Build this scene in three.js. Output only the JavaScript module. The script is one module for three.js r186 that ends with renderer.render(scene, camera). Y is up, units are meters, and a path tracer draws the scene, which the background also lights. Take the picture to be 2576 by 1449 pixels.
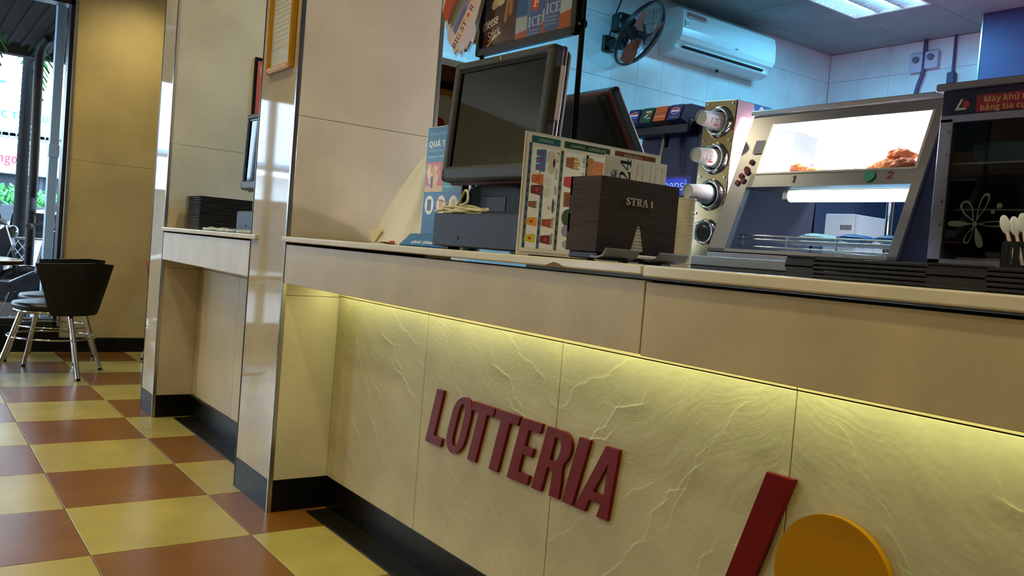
import * as THREE from 'three';
import { RoundedBoxGeometry } from 'three/addons/geometries/RoundedBoxGeometry.js';
import { mergeGeometries, mergeVertices } from 'three/addons/utils/BufferGeometryUtils.js';
import { ImprovedNoise } from 'three/addons/math/ImprovedNoise.js';
import { FontLoader } from 'three/addons/loaders/FontLoader.js';
import { TextGeometry } from 'three/addons/geometries/TextGeometry.js';
import { RectAreaLightUniformsLib } from 'three/addons/lights/RectAreaLightUniformsLib.js';

// ---------- camera, sky, exposure ----------
const scene = new THREE.Scene();
const camera = new THREE.PerspectiveCamera(37.25, 2576 / 1449, 0.05, 200);
camera.position.set(3.02, 1.0221, 1.1587);
camera.rotation.order = 'YXZ';
camera.rotation.set(-0.03792, 0.94298, 0.08115);
scene.background = new THREE.Color(0.62, 0.80, 1.0);   // overcast sky
scene.backgroundIntensity = 13;
const renderer = new THREE.WebGLRenderer({ antialias: true });
renderer.toneMapping = THREE.LinearToneMapping;
renderer.toneMappingExposure = 1.0;
renderer.shadowMap.enabled = true;
RectAreaLightUniformsLib.init();
const WARM = new THREE.Color(1.0, 0.89, 0.54), COOL = new THREE.Color(0.13, 0.62, 1.0), LILAC = new THREE.Color(1.25, 1.6, 2.0), VIOLET = new THREE.Color(0.95, 0.55, 1.0), LIME = new THREE.Color(0.92, 1.0, 0.47);
const DOWN = 0.74, TROFFER = 38, LED = 18.5, HEAT = 40, TUBE = 40, INSECT = 4;   // lamp strengths

// ---------- helpers ----------
let seed = 7;
const rnd = () => { seed = (seed * 1664525 + 1013904223) % 4294967296; return seed / 4294967296; };
const rr = (a, b) => a + (b - a) * rnd();
const perlin = new ImprovedNoise();
const used = {};
function numbered(n) { used[n] = (used[n] ?? -1) + 1; return used[n] ? n + '_' + String(used[n]).padStart(3, '0') : n; }
function tag(o, label, category, group) { o.userData.label = label; o.userData.category = category; if (group) o.userData.group = group; return o; }
function thing(name, label, category, p = [0, 0, 0], ry = 0, group) {
  const o = new THREE.Group(); o.name = numbered(name); o.position.set(...p); o.rotation.y = ry; scene.add(o);
  return tag(o, label, category, group);
}
function structure(name, p = [0, 0, 0]) { const o = new THREE.Group(); o.name = name; o.position.set(...p); o.userData.kind = 'structure'; scene.add(o); return o; }
function part(name, geo, mat, parent, label) {
  if (Array.isArray(geo)) geo = join(geo);
  const m = new THREE.Mesh(geo, mat); m.name = name; m.castShadow = m.receiveShadow = true; parent.add(m);
  if (label) m.userData.label = label;
  return m;
}
function one(name, geo, mat, label, category, p = [0, 0, 0], ry = 0, group) {
  if (Array.isArray(geo)) geo = join(geo);
  const m = new THREE.Mesh(geo, mat); m.name = numbered(name); m.castShadow = m.receiveShadow = true; m.position.set(...p); m.rotation.y = ry; scene.add(m);
  return tag(m, label, category, group);
}
function copy(src, p, ry, label, group) {
  const c = src.clone(); c.name = numbered(src.name.replace(/_\d+$/, '')); if (p) c.position.set(...p); if (ry !== undefined) c.rotation.y = ry; scene.add(c);
  c.userData = { ...src.userData }; if (label) c.userData.label = label; if (group) c.userData.group = group; return c;
}
function join(list) {
  const flat = list.map((g) => { let h = g.index ? g.toNonIndexed() : g; for (const k of Object.keys(h.attributes)) if (!['position', 'normal', 'uv'].includes(k)) h.deleteAttribute(k); return h; });
  return mergeGeometries(flat);
}
// uv in metres from the dominant direction of each face
function meters(geo, s = 1) {
  const g = geo.index ? geo.toNonIndexed() : geo, p = g.attributes.position, n = g.attributes.normal, uv = new Float32Array(p.count * 2);
  for (let i = 0; i < p.count; i += 3) {
    let x = 0, y = 0, z = 0;
    for (let k = 0; k < 3; k++) { x += n.getX(i + k); y += n.getY(i + k); z += n.getZ(i + k); }
    x = Math.abs(x); y = Math.abs(y); z = Math.abs(z);
    for (let k = 0; k < 3; k++) {
      const j = i + k, a = y >= x && y >= z ? [p.getX(j), p.getZ(j)] : x >= z ? [p.getZ(j), p.getY(j)] : [p.getX(j), p.getY(j)];
      uv[2 * j] = a[0] * s; uv[2 * j + 1] = a[1] * s;
    }
  }
  g.setAttribute('uv', new THREE.BufferAttribute(uv, 2)); return g;
}
// box from one corner to the other
function bx(x0, x1, y0, y1, z0, z1, r = 0) {
  const w = Math.abs(x1 - x0), h = Math.abs(y1 - y0), d = Math.abs(z1 - z0);
  const g = r ? new RoundedBoxGeometry(w, h, d, 2, Math.min(r, w / 2.01, h / 2.01, d / 2.01)) : new THREE.BoxGeometry(w, h, d);
  g.translate((x0 + x1) / 2, (y0 + y1) / 2, (z0 + z1) / 2); return meters(g);
}
function tube(pts, r, seg = 24, rad = 8, closed = false) {
  return new THREE.TubeGeometry(new THREE.CatmullRomCurve3(pts.map((p) => new THREE.Vector3(...p)), closed, 'catmullrom', 0.4), seg, r, rad, closed);
}
function rod(a, b, r0, r1 = r0, seg = 12) {
  const A = new THREE.Vector3(...a), B = new THREE.Vector3(...b), d = B.clone().sub(A), g = new THREE.CylinderGeometry(r1, r0, d.length(), seg);
  g.applyQuaternion(new THREE.Quaternion().setFromUnitVectors(new THREE.Vector3(0, 1, 0), d.normalize())); g.translate((A.x + B.x) / 2, (A.y + B.y) / 2, (A.z + B.z) / 2); return g;
}
function poly(pts, depth, bevel = 0, holes = [], inset = 0) {
  const s = new THREE.Shape(pts.map((p) => new THREE.Vector2(...p)));
  for (const h of holes) s.holes.push(new THREE.Path(h.map((p) => new THREE.Vector2(...p))));
  return new THREE.ExtrudeGeometry(s, { depth, bevelEnabled: bevel > 0, bevelThickness: bevel, bevelSize: bevel, bevelOffset: -bevel - inset, bevelSegments: 2, curveSegments: 32 });
}
function lathe(pts, seg = 40) { return new THREE.LatheGeometry(pts.map((p) => new THREE.Vector2(...p)), seg); }
// flat printed sheet with its own uv 0..1, facing +z, centred
function sheet(w, h) { return new THREE.PlaneGeometry(w, h); }

// ---------- materials ----------
function std(color, roughness = 0.6, o = {}) { return new THREE.MeshStandardMaterial({ color, roughness, ...o }); }
function phys(color, roughness, o = {}) { return new THREE.MeshPhysicalMaterial({ color, roughness, ...o }); }
function data(w, h, fn, srgb = false) {
  const a = new Uint8Array(w * h * 4);
  for (let y = 0; y < h; y++) for (let x = 0; x < w; x++) {
    const c = fn(x / w, y / h, x, y), i = 4 * (y * w + x), v = typeof c === 'number' ? [c, c, c] : c;
    for (let k = 0; k < 3; k++) a[i + k] = Math.max(0, Math.min(255, Math.round(v[k] * 255))); a[i + 3] = 255;
  }
  const t = new THREE.DataTexture(a, w, h, THREE.RGBAFormat); t.magFilter = THREE.LinearFilter; t.minFilter = THREE.LinearFilter; t.wrapS = t.wrapT = THREE.RepeatWrapping;
  if (srgb) t.colorSpace = THREE.SRGBColorSpace; t.needsUpdate = true; return t;
}
// periodic fractal noise
function fbm(u, v, f, oct, z = 0) {
  let s = 0, a = 0.5;
  for (let i = 0; i < oct; i++) { const n = (x, y) => perlin.noise(x, y, z + i * 3.7), F = f; const x = u * F, y = v * F;
    s += a * (n(x, y) * (1 - u) * (1 - v) + n(x - F, y) * u * (1 - v) + n(x, y - F) * (1 - u) * v + n(x - F, y - F) * u * v); f *= 2; a *= 0.5; }
  return s;
}
function canvasTex(w, h, draw) {
  const c = document.createElement('canvas'); c.width = w; c.height = h; const g = c.getContext('2d'); draw(g, w, h);
  const t = new THREE.CanvasTexture(c); t.colorSpace = THREE.SRGBColorSpace; t.magFilter = THREE.LinearFilter; return t;
}
function rep(t, u, v) { const c = t.clone(); c.repeat.set(u, v); c.needsUpdate = true; return c; }
const T = {};
T.mottle = data(256, 256, (u, v) => { const k = 0.93 + 0.16 * fbm(u, v, 4, 4) + 0.04 * fbm(u, v, 40, 2, 9); return [k, k * 0.995, k * 0.985]; }, true);
T.scuff = data(256, 256, (u, v) => 0.62 + 0.18 * fbm(u, v, 6, 4, 5));
T.brushed = data(256, 256, (u, v) => 0.8 + 0.2 * fbm(u, v, 3, 2, 2) + 0.12 * fbm(u, v, 64, 1, 4));
T.woodDark = data(256, 256, (u, v) => { const k = 0.82 + 0.55 * fbm(u * 0.999, v, 2, 1, 3) * 0.3 + 0.5 * perlin.noise(u * 3, v * 90, 1.5) * 0.35 + 0.25 * perlin.noise(u * 8, v * 220, 4.5) * 0.5; return [k, k * 0.97, k * 0.95]; }, true);
const M = {};
M.cream = std(0xd9ccb5, 0.16, { map: rep(T.mottle, 0.9, 0.9) });
M.creamGloss = phys(0xcdbfa4, 0.045, { map: rep(T.mottle, 0.9, 0.9) });
M.creamSatin = std(0xcbb992, 0.35, { map: rep(T.mottle, 0.9, 0.9) });
M.fascia = std(0xc8b58c, 0.33, { map: rep(T.mottle, 1.3, 1.3) });
M.slab = std(0xe3d9c0, 0.22, { map: rep(T.mottle, 1.7, 1.7) });
M.endwall = std(0xcdb67c, 0.45, { map: rep(T.mottle, 0.7, 0.7) });
M.grout = std(0x4a4234, 0.9);
M.groutPale = std(0x8d99a0, 0.9);
M.black = phys(0x0b0a0a, 0.3, { specularIntensity: 0.45 });
M.blackMatte = std(0x101013, 0.75);
M.steel = std(0xb9b4aa, 0.30, { metalness: 1, roughnessMap: T.brushed });
M.steelDull = std(0xa39f9b, 0.42, { metalness: 1, roughnessMap: T.brushed });
M.chrome = std(0xd8d8d8, 0.10, { metalness: 1 });
M.wallTile = std(0xdfe6e8, 0.22, { map: rep(T.mottle, 1, 1) });
M.ceiling = std(0x9fa0a2, 0.8, { map: rep(T.mottle, 1, 1) });
M.white = std(0xe8e8e4, 0.4);
M.floorTan = std(0xac9d58, 0.27, { map: rep(T.mottle, 1.1, 1.1) });
M.floorClay = std(0x7c4f1e, 0.27, { map: rep(T.mottle, 1.1, 1.1) });
M.pane = new THREE.MeshPhysicalMaterial({ color: 0xffffff, roughness: 0.0, transmission: 1, thickness: 0, ior: 1.5 });
// ---------- the setting ----------
const H = 3.05;                                   // ceiling height
// floor: terracotta and cream tiles of half a metre
{
  const f = structure('floor');
  part('floor_slab', bx(-4.5, 6.2, -0.2, -0.004, -6.0, 5.0), M.grout, f);
  const tiles = [0, 1, 2].map((k) => { const g = bx(-0.2488, 0.2488, -0.012, 0, -0.2488, 0.2488, 0.0016); g.attributes.uv.array.forEach((v, i, a) => { a[i] = v + k * 0.37; }); return g; });
  for (let i = -9; i < 11; i++) for (let j = -4; j < 9; j++) {
    const x = 0.207 + 0.5 * i - 0.25, z = 0.129 + 0.5 * j + 0.25;
    if (x < -4.25 || x > 5.9 || (z < 0 && x > -2.2 && !(j === -1))) continue;
    if (z > 3.9 && x > 3) continue;
    const m = part('tile', tiles[Math.floor(rnd() * 3)], ((i + j) & 1) === 0 ? M.floorTan : M.floorClay, f);
    m.position.set(x, rr(-0.0005, 0.0003), z);
  }
  part('kitchen_floor', bx(-1.6, 6, -0.004, 0.0, -5.8, -0.4), std(0x77706a, 0.5), f);
}
// end wall with the big window
const WX = -4.3, WZ0 = 0.105, WZ1 = 3.4, WY0 = 0.2, WY1 = 2.69;
{
  const w = structure('wall_left');
  part('wall_core', [bx(WX - 0.2, WX - 0.012, 0, H, -6, WZ0), bx(WX - 0.2, WX - 0.012, 0, H, WZ1, 5), bx(WX - 0.2, WX - 0.012, 0, WY0, WZ0, WZ1), bx(WX - 0.2, WX - 0.012, WY1, H, WZ0, WZ1)], M.grout, w);
  for (const [y0, y1] of [[0.112, 1.478], [1.48, H]])
    for (const [z0, z1] of [[-1.2, WZ0], [-2.5, -1.202], [-3.8, -2.502]]) part('panel', bx(WX - 0.014, WX, y0, y1, z0, z1, 0.0015), M.endwall, w);
  for (const [z0, z1] of [[WZ0 + 0.002, 1.2], [1.202, 2.3], [2.302, WZ1]]) { part('panel', bx(WX - 0.014, WX, WY1 + 0.002, H, z0, z1, 0.0015), M.endwall, w); }
  for (const [y0, y1] of [[0.112, 1.478], [1.48, H]]) for (const [z0, z1] of [[WZ1 + 0.002, 4.2], [4.202, 5]]) part('panel', bx(WX - 0.014, WX, y0, y1, z0, z1, 0.0015), M.endwall, w);
  const b = structure('baseboard_left');
  part('board', [bx(WX, WX + 0.012, 0, 0.11, -3.9, WZ0, 0.002), bx(WX, WX + 0.014, 0, 0.2, WZ0, WZ1, 0.002), bx(WX, WX + 0.012, 0, 0.11, WZ1, 5, 0.002)], M.black, b);
}
{
  const w = structure('window_1');
  const frame = std(0x0d0f14, 0.35), alu = std(0x8d867c, 0.35, { metalness: 0.8 });
  part('window_frame', [bx(WX - 0.16, WX - 0.02, WY0, WY1, WZ0, WZ0 + 0.045, 0.003), bx(WX - 0.16, WX - 0.02, WY0, WY1, WZ1 - 0.045, WZ1, 0.003), bx(WX - 0.16, WX - 0.02, WY1 - 0.045, WY1, WZ0, WZ1, 0.003), bx(WX - 0.16, WX - 0.02, WY0, WY0 + 0.05, WZ0, WZ1, 0.003),
    bx(WX - 0.13, WX - 0.05, WY0, WY1, 1.45, 1.51, 0.003)], frame, w);
  part('trim', [bx(WX - 0.02, WX + 0.012, WY0, WY1 + 0.02, WZ0 - 0.004, WZ0 + 0.018, 0.003), bx(WX - 0.02, WX + 0.012, WY1 - 0.01, WY1 + 0.02, WZ0, WZ1, 0.003)], alu, w);
  for (const [a, b] of [[WZ0 + 0.03, 1.46], [1.5, WZ1 - 0.03]]) { const p = new THREE.PlaneGeometry(b - a, WY1 - WY0 - 0.06); p.rotateY(Math.PI / 2); p.translate(WX - 0.09, (WY0 + WY1) / 2, (a + b) / 2); part('pane', p, M.pane, w); }
}
// the two partitions that end in narrow polished columns
function partition(name, x0, x1, zEnd, frontSeams, fascia) {
  const w = structure(name);
  part('wall_core', bx(x0 + 0.01, x1 - 0.01, 0, H, zEnd + 0.004, -0.012), M.grout, w);
  const fs = [0.12, ...frontSeams, H];
  for (let i = 0; i + 1 < fs.length; i++) part('panel', bx(x0 + 0.002, x1 - 0.012, fs[i], fs[i + 1] - 0.0015, -0.014, 0, 0.001), M.creamGloss, w);
  const ys = [0.12, 0.81, 1.469, H];
  for (const [xa, xb] of [[x1 - 0.014, x1], [x0 - 0.0, x0 + 0.014]]) for (let i = 0; i < 3; i++)
    part('panel', bx(xa, xb, ys[i], ys[i + 1] - 0.0015, zEnd, -0.012, 0.001), M.cream, w);
  part('panel', bx(x0 + 0.014, x1 - 0.014, 0.12, H, zEnd - 0.006, zEnd + 0.008, 0.001), M.cream, w);
  part('corner_trim', [bx(x1 - 0.013, x1 + 0.002, 0, H, -0.001, 0.0025, 0.001), bx(x1 - 0.001, x1 + 0.002, 0, H, -0.014, 0.0025, 0.001)], M.steel, w);
  part('corner_trim', [bx(x0 - 0.002, x0 + 0.006, 0, H, -0.002, 0.002, 0.0008)], M.black, w);
  part('corner_trim', [bx(x1 - 0.006, x1 + 0.003, 0.9, H, zEnd - 0.008, zEnd + 0.008, 0.001)], M.steel, w);
  part('skirting', [bx(x0, x1 - 0.013, 0, 0.12, -0.02, 0.001), bx(x1 - 0.02, x1 + 0.001, 0, 0.12, -0.24, -0.014), bx(x0 - 0.001, x0 + 0.02, 0, 0.12, -0.24, -0.01)], M.black, w);
}
partition('wall_partition_near', -0.385, 0, -0.585, [], 0);
partition('wall_partition_far', -2.03, -1.76, -0.95, [0.74], 0);
// kitchen wall with the air conditioner, its doorway lintel, and the back wall: white tiles
{
  const X = -1.7, w = structure('wall_kitchen_left');
  part('wall_core', [bx(X - 0.15, X - 0.01, 0, H, -6, -1.86), bx(X - 0.15, X - 0.01, 2.24, H, -1.86, -0.96)], M.groutPale, w);
  const ys = [0.98, 1.44, 1.9, 2.36, 2.8, H];
  for (let k = 0; k < 19; k++) for (let i = 0; i < 5; i++) {
    let z1 = -0.96 - 0.255 * k, z0 = z1 - 0.2535;
    z0 = Math.max(z0, -5.6); if (z1 - z0 < 0.02) continue;
    if (i < 3 && z1 > -1.87) continue;
    part('tile', bx(X - 0.012, X, Math.max(ys[i], 0) + (i === 3 && z1 > -1.87 ? -0.12 : 0), ys[i + 1] - 0.0022, z0, z1, 0.0012), M.wallTile, w);
  }
  part('lower_wall', bx(X - 0.012, X, 0, 0.978, -5.6, -1.88), M.wallTile, w);
  part('door_jamb', [bx(X - 0.16, X + 0.012, 0, 2.25, -1.885, -1.86, 0.003), bx(X - 0.16, X + 0.012, 2.225, 2.25, -1.86, -0.96, 0.003)], M.white, w);
}
{
  const Z = -5.6, w = structure('wall_back');
  part('wall_core', bx(-1.85, 6.2, 0, H, Z - 0.2, Z - 0.01), M.groutPale, w);
  const ys = [1.9, 2.36, 2.8, H];
  for (let k = 0; k < 12; k++) for (let i = 0; i < 3; i++) part('tile', bx(-1.676 + 0.28 * k - (k ? 0 : 0.02), -1.398 + 0.28 * k, ys[i], ys[i + 1] - 0.0022, Z - 0.012, Z, 0.0012), M.wallTile, w);
  part('lower_wall', [bx(-1.7, 6, 0, 1.898, Z - 0.012, Z), bx(1.69, 6, 1.9, H, Z - 0.012, Z)], M.wallTile, w);
}
// ceiling: panels over the kitchen, plain over the dining room
const TX = -0.915, TZ = -4.735;                    // corner of the light fitting
{
  const c = structure('ceiling');
  part('ceiling_slab', [bx(-4.5, 6.2, H + 0.16, H + 0.3, -6, 5), bx(-4.5, -4.3, H, H + 0.16, -6, 5), bx(6, 6.2, H, H + 0.16, -6, 5), bx(-4.5, 6.2, H, H + 0.16, -6, -5.61), bx(-4.5, 6.2, H, H + 0.16, 4.8, 5)], M.grout, c);
  for (let i = -2; i < 9; i++) for (let j = -2; j < 8; j++) {
    const x = TX + 0.6 * i, z = TZ + 0.6 * j; if (i === 0 && j === 0) continue;
    const x0 = Math.max(x + 0.002, -1.7), x1 = x + 0.598, z0 = Math.max(z + 0.002, -5.6), z1 = Math.min(z + 0.598, -0.6);
    if (x1 - x0 < 0.03 || z1 - z0 < 0.03) continue;
    part('panel', bx(x0, x1, H, H + 0.02, z0, z1, 0.002), M.ceiling, c);
  }
  part('plasterboard', [bx(-4.3, -1.7, H, H + 0.02, -6, 5), bx(-1.7, 6.2, H, H + 0.02, -0.6, 5)], std(0xd8cfbd, 0.8), c);
}
// walls behind the camera
{
  const a = structure('wall_right'); part('wall_core', bx(6, 6.2, 0, H, -6, 5), std(0x8d7c62, 0.6), a);
  const b = structure('wall_front'); part('wall_core', [bx(-4.5, -4.2, 0, H, 4.8, 5), bx(-3.2, 6.2, 0, H, 4.8, 5), bx(-4.2, -3.2, 0, 0.2, 4.8, 5), bx(-4.2, -3.2, 2.7, H, 4.8, 5)], std(0xb0a28a, 0.6), b);
  const v = structure('window_2'), fm = std(0x0d0f14, 0.35); part('window_frame', [bx(-4.2, -3.2, 0.2, 0.25, 4.86, 4.94), bx(-4.2, -3.2, 2.65, 2.7, 4.86, 4.94), bx(-4.2, -4.15, 0.25, 2.65, 4.86, 4.94), bx(-3.25, -3.2, 0.25, 2.65, 4.86, 4.94)], fm, v);
  part('pane', new THREE.PlaneGeometry(0.9, 2.4).translate(-3.7, 1.45, 4.9), M.pane, v);
  const c = structure('wall_dining_back'); part('wall_core', bx(-4.29, -1.86, 0, H, -4.0, -3.85), std(0x5d3a20, 0.55), c);
}
// ---------- lamps of the rooms ----------
function downlight(x, z, label) {
  const t = thing('downlight', label, 'ceiling light', [x, H, z], 0, 'recessed downlights over the dining room');
  part('ring', lathe([[0.055, 0.0], [0.055, -0.008], [0.075, -0.006], [0.076, 0.0]], 28), M.white, t);
  const d = new THREE.CircleGeometry(0.055, 24); d.rotateX(Math.PI / 2); d.translate(0, -0.003, 0);
  part('lamp_face', d, new THREE.MeshStandardMaterial({ color: 0xffffff, emissive: WARM, emissiveIntensity: 14 }), t);
  const s = new THREE.SpotLight(WARM, DOWN * 6, 0, 1.2, 0.75, 2); s.name = 'downlight_beam'; s.position.set(0, -0.02, 0); s.target.position.set(0, -2, 0); s.castShadow = true; s.shadow.radius = 2.5; t.add(s); t.add(s.target); s.target.name = 'beam_target';
}
for (const [x, z] of [[-3.75, -0.35], [-3.6, 1.0], [-3.6, 2.6], [-2.5, 1.8], [-1.6, 0.9], [-1.6, 2.6], [-0.5, 1.7], [0.5, 0.75], [0.6, 2.4], [1.6, 1.6], [2.6, 0.8], [-0.95, -0.5], [2.6, 2.6], [4.6, 1.2]]) downlight(x, z, 'round recessed warm downlight in the dining room ceiling');
function troffer(label, x, z, color) {
  const t = thing('fluorescent_troffer', label, 'ceiling light', [x, H, z]);
  for (const [a, b, c, d] of [[-0.3, 0.3, -0.3, -0.285], [-0.3, 0.3, 0.285, 0.3], [-0.3, -0.285, -0.285, 0.285], [0.285, 0.3, -0.285, 0.285]]) part('frame_side', bx(a, b, -0.006, 0.1, c, d, 0.002), M.white, t);
  part('reflector', [bx(-0.29, 0.29, 0.09, 0.1, -0.29, 0.29)], M.white, t);
  const tm = new THREE.MeshStandardMaterial({ color: 0xffffff, emissive: color.clone().lerp(new THREE.Color(1, 1, 1), 0.3), emissiveIntensity: 9 });
  for (const q of [-0.19, 0, 0.19]) part('tube', rod([q, 0.055, -0.28], [q, 0.055, 0.28], 0.016), tm, t);
  const lm = std(0xd9e2e4, 0.25, { metalness: 0.6 });
  for (let i = 0; i < 9; i++) { const q = -0.24 + 0.06 * i; part('louvre', [bx(-0.285, 0.285, 0.0, 0.036, q - 0.0015, q + 0.0015)], lm, t); }
  for (const q of [-0.095, 0.095]) part('divider', poly([[-0.035, 0.04], [0.035, 0.04], [0.004, 0], [-0.004, 0]], 0.57).translate(q, 0, -0.285), lm, t);
  const a = new THREE.RectAreaLight(color, TROFFER, 0.54, 0.54); a.name = 'troffer_light'; a.position.set(0, -0.012, 0); a.rotation.x = -Math.PI / 2; t.add(a);
}
troffer('square louvred fluorescent light fitting in the kitchen ceiling', TX + 0.3, TZ + 0.3, COOL);
troffer('square louvred fluorescent light fitting over the front of the kitchen, above the picture', TX + 0.3, TZ + 2.7, COOL);
troffer('square louvred light fitting with lilac-white tubes at the right of the kitchen, above the picture', TX + 2.85, TZ + 1.35, LILAC);
// ---------- the two counters ----------
// slate-look relief of a stone panel: fine diagonal streaks that fan out from the top corner, a few long ragged ridges
const ridges = [];
for (const [x, y, n, dx, dy] of [[0.12, 0.93, 16, 0.02, -0.034], [0.30, 0.70, 16, 0.026, -0.03], [0.46, 0.62, 22, 0.024, -0.02], [0.62, 0.98, 14, 0.028, -0.018], [0.05, 0.62, 16, 0.018, -0.03], [0.55, 0.88, 16, 0.026, -0.022], [0.20, 0.50, 14, 0.02, -0.024], [0.7, 0.72, 12, 0.024, -0.014]]) {
  const l = [[x, y]]; for (let i = 0; i < n; i++) { const p = l[l.length - 1]; l.push([p[0] + dx * rr(0.3, 1.6), p[1] + dy * rr(0.2, 1.8)]); } ridges.push([l, rr(0.25, 0.6)]);
}
T.slate = data(1024, 1024, (u, v) => {
  const a = Math.atan2(1.12 - v, u + 0.25), r = Math.hypot(1.12 - v, u + 0.25), w = a + 0.22 * perlin.noise(u * 2.5, v * 2.5, 7) + 0.05 * perlin.noise(u * 9, v * 9, 5), low = 0.25 + 0.75 * Math.min(1, Math.max(0, (v - 0.15) / 0.5));
  let h = 0.45 + low * (0.13 * perlin.noise(w * 6, r * 2.4, 2) + 0.05 * perlin.noise(w * 22, r * 5, 6) + 0.022 * perlin.noise(w * 60, r * 9, 9)) + 0.03 * perlin.noise(u * 60, v * 60, 3);
  for (const [l, k] of ridges) for (let i = 0; i + 1 < l.length; i++) {
    const [ax, ay] = l[i], [bx_, by] = l[i + 1]; if (u < ax - 0.06 || u > bx_ + 0.02) continue;
    const t = Math.max(0, Math.min(1, ((u - ax) * (bx_ - ax) + (v - ay) * (by - ay)) / ((bx_ - ax) ** 2 + (by - ay) ** 2 + 1e-9)));
    const qx = u - ax - t * (bx_ - ax), qy = v - ay - t * (by - ay), d = Math.hypot(qx, qy), side = qx * (by - ay) - qy * (bx_ - ax);
    if (d < 0.05) h += 0.22 * k * (side > 0 ? Math.exp(-d / 0.018) : Math.exp(-d / 0.0025));
  }
  return h;
});
M.slate = std(0xd2c8a6, 0.42, { map: rep(T.mottle, 1, 1), bumpMap: T.slate, bumpScale: 0.0062 });
function slatePanel(x0, x1, y0, y1, z, parent, mat, mirror) {
  const g = bx(x0, x1, y0, y1, z - 0.014, z, 0.0012), p = g.attributes.position, uv = g.attributes.uv;
  for (let i = 0; i < p.count; i++) { const u = (p.getX(i) - x0) / 0.67; uv.setXY(i, mirror ? 1 - u : u, (p.getY(i) - 0.12) / 0.7); }
  return part('stone_panel', g, mat, parent);
}
const CY = 1.025, BZ = -0.224;
{ // near counter
  const c = thing('service_counter', 'long cream counter with lit stone front panels, right of the near column', 'counter', [0, 0, 0]);
  part('core', [bx(0.012, 3.7, 0.0, 0.985, -0.68, BZ - 0.016), bx(0.012, 3.7, 0.9, 0.985, BZ - 0.02, -0.022)], std(0x17130e, 0.9), c);
  const xs = [0.002, 0.68, 1.354, 2.05, 2.75, 3.7];
  for (let i = 0; i < 5; i++) { slatePanel(xs[i] + 0.0012, xs[i + 1] - 0.0012, 0.122, 0.812, BZ, c, M.slate, i === 2); part('top_strip', bx(xs[i] + 0.0012, xs[i + 1] - 0.0012, 0.8145, 0.9, BZ - 0.014, BZ + 0.0015, 0.001), M.creamSatin, c); }
  part('soffit', bx(0.002, 3.7, 0.893, 0.9, BZ, -0.02), M.creamSatin, c);
  part('fascia_panel', bx(0.003, 1.852, 0.854, 0.9955, -0.02, 0.0, 0.0015), M.fascia, c);
  part('fascia_panel', bx(1.856, 3.7, 0.852, 0.993, -0.02, 0.001, 0.0015), M.fascia, c);
  part('skirting', [bx(0.002, 3.7, 0, 0.112, BZ - 0.02, BZ - 0.004, 0.002), bx(0.002, 3.7, 0.112, 0.121, BZ - 0.02, BZ - 0.001, 0.003)], M.black, c);
  part('floor_ledge', bx(0.04, 3.7, 0, 0.006, BZ - 0.01, -0.135, 0.002), phys(0x12110c, 0.35, { specularIntensity: 0.4 }), c);
  const chip = [[0, 0], [0.018, 0.006], [0.034, 0.011], [0.05, 0.009], [0.064, 0.004], [0.085, 0]];
  const l = one('worktop_slab', bx(-0.015, 1.8535, 1.005, CY, -0.68, 0.014, 0.004), M.slab, 'cream stone worktop with a chipped lower edge, left of the joint on the long counter', 'countertop');
  part('edge_chip', poly(chip, 0.0012).translate(1.552, 1.0048, 0.0138), std(0x7d5f3a, 0.8), l, 'brown chip in the edge');
  one('worktop_slab', bx(1.857, 3.7, 1.002, CY - 0.001, -0.68, 0.015, 0.004), M.slab, 'cream stone worktop under the dark trays, right of the joint on the long counter', 'countertop');
  const s = thing('led_strip', 'yellow light strip hidden under the overhang of the long counter', 'light strip', [0, 0, 0]);
  part('channel', bx(0.03, 3.6, 0.886, 0.8925, -0.19, -0.16), M.white, s);
  part('lamp_face', bx(0.03, 3.6, 0.8845, 0.886, -0.187, -0.163), new THREE.MeshStandardMaterial({ color: 0xffffff, emissive: LIME, emissiveIntensity: 3 }), s);
  const a = new THREE.RectAreaLight(LIME, LED, 3.55, 0.024); a.name = 'strip_light'; a.position.set(1.815, 0.8835, -0.175); a.rotation.x = -Math.PI / 2; s.add(a);
}
{ // far counter, between the partitions
  const c = thing('service_counter', 'short unlit cream counter between the two polished columns', 'counter', [0, 0, 0]);
  const x0 = -1.757, x1 = -0.388;
  part('core', [bx(x0 + 0.01, x1 - 0.01, 0, 0.985, -0.6, -0.216), bx(x0 + 0.01, x1 - 0.01, 0.9, 0.985, -0.22, -0.022)], std(0x17130e, 0.9), c);
  const xs = [x0 + 0.001, -1.09, -0.74, x1 - 0.001];
  for (let i = 0; i < 3; i++) { part('stone_panel', bx(xs[i] + 0.001, xs[i + 1] - 0.001, 0.122, 0.812, -0.214, -0.2, 0.001), M.creamSatin, c); part('top_strip', bx(xs[i] + 0.001, xs[i + 1] - 0.001, 0.8145, 0.9, -0.214, -0.199, 0.001), M.creamSatin, c); }
  part('soffit', bx(x0, x1, 0.893, 0.9, -0.2, -0.02), M.creamSatin, c);
  part('fascia_panel', bx(x0 + 0.001, x1 - 0.002, 0.852, 0.9955, -0.02, 0.001, 0.0015), std(0xe2dbd0, 0.3, { map: rep(T.mottle, 1.3, 1.3) }), c);
  part('skirting', [bx(x0, x1, 0, 0.112, -0.22, -0.19, 0.002), bx(x0, x1, 0.112, 0.121, -0.22, -0.188, 0.003)], M.black, c);
  part('floor_ledge', bx(x0 + 0.04, x1, 0, 0.006, -0.2, -0.1, 0.002), phys(0x12110c, 0.35, { specularIntensity: 0.4 }), c);
  one('worktop_slab', bx(x0 - 0.004, x1 + 0.09, 1.003, CY - 0.002, -0.6, 0.014, 0.004).translate(0, 0, 0), M.slab, 'cream stone worktop with the tall tray stack, on the far counter', 'countertop');
}
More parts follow.
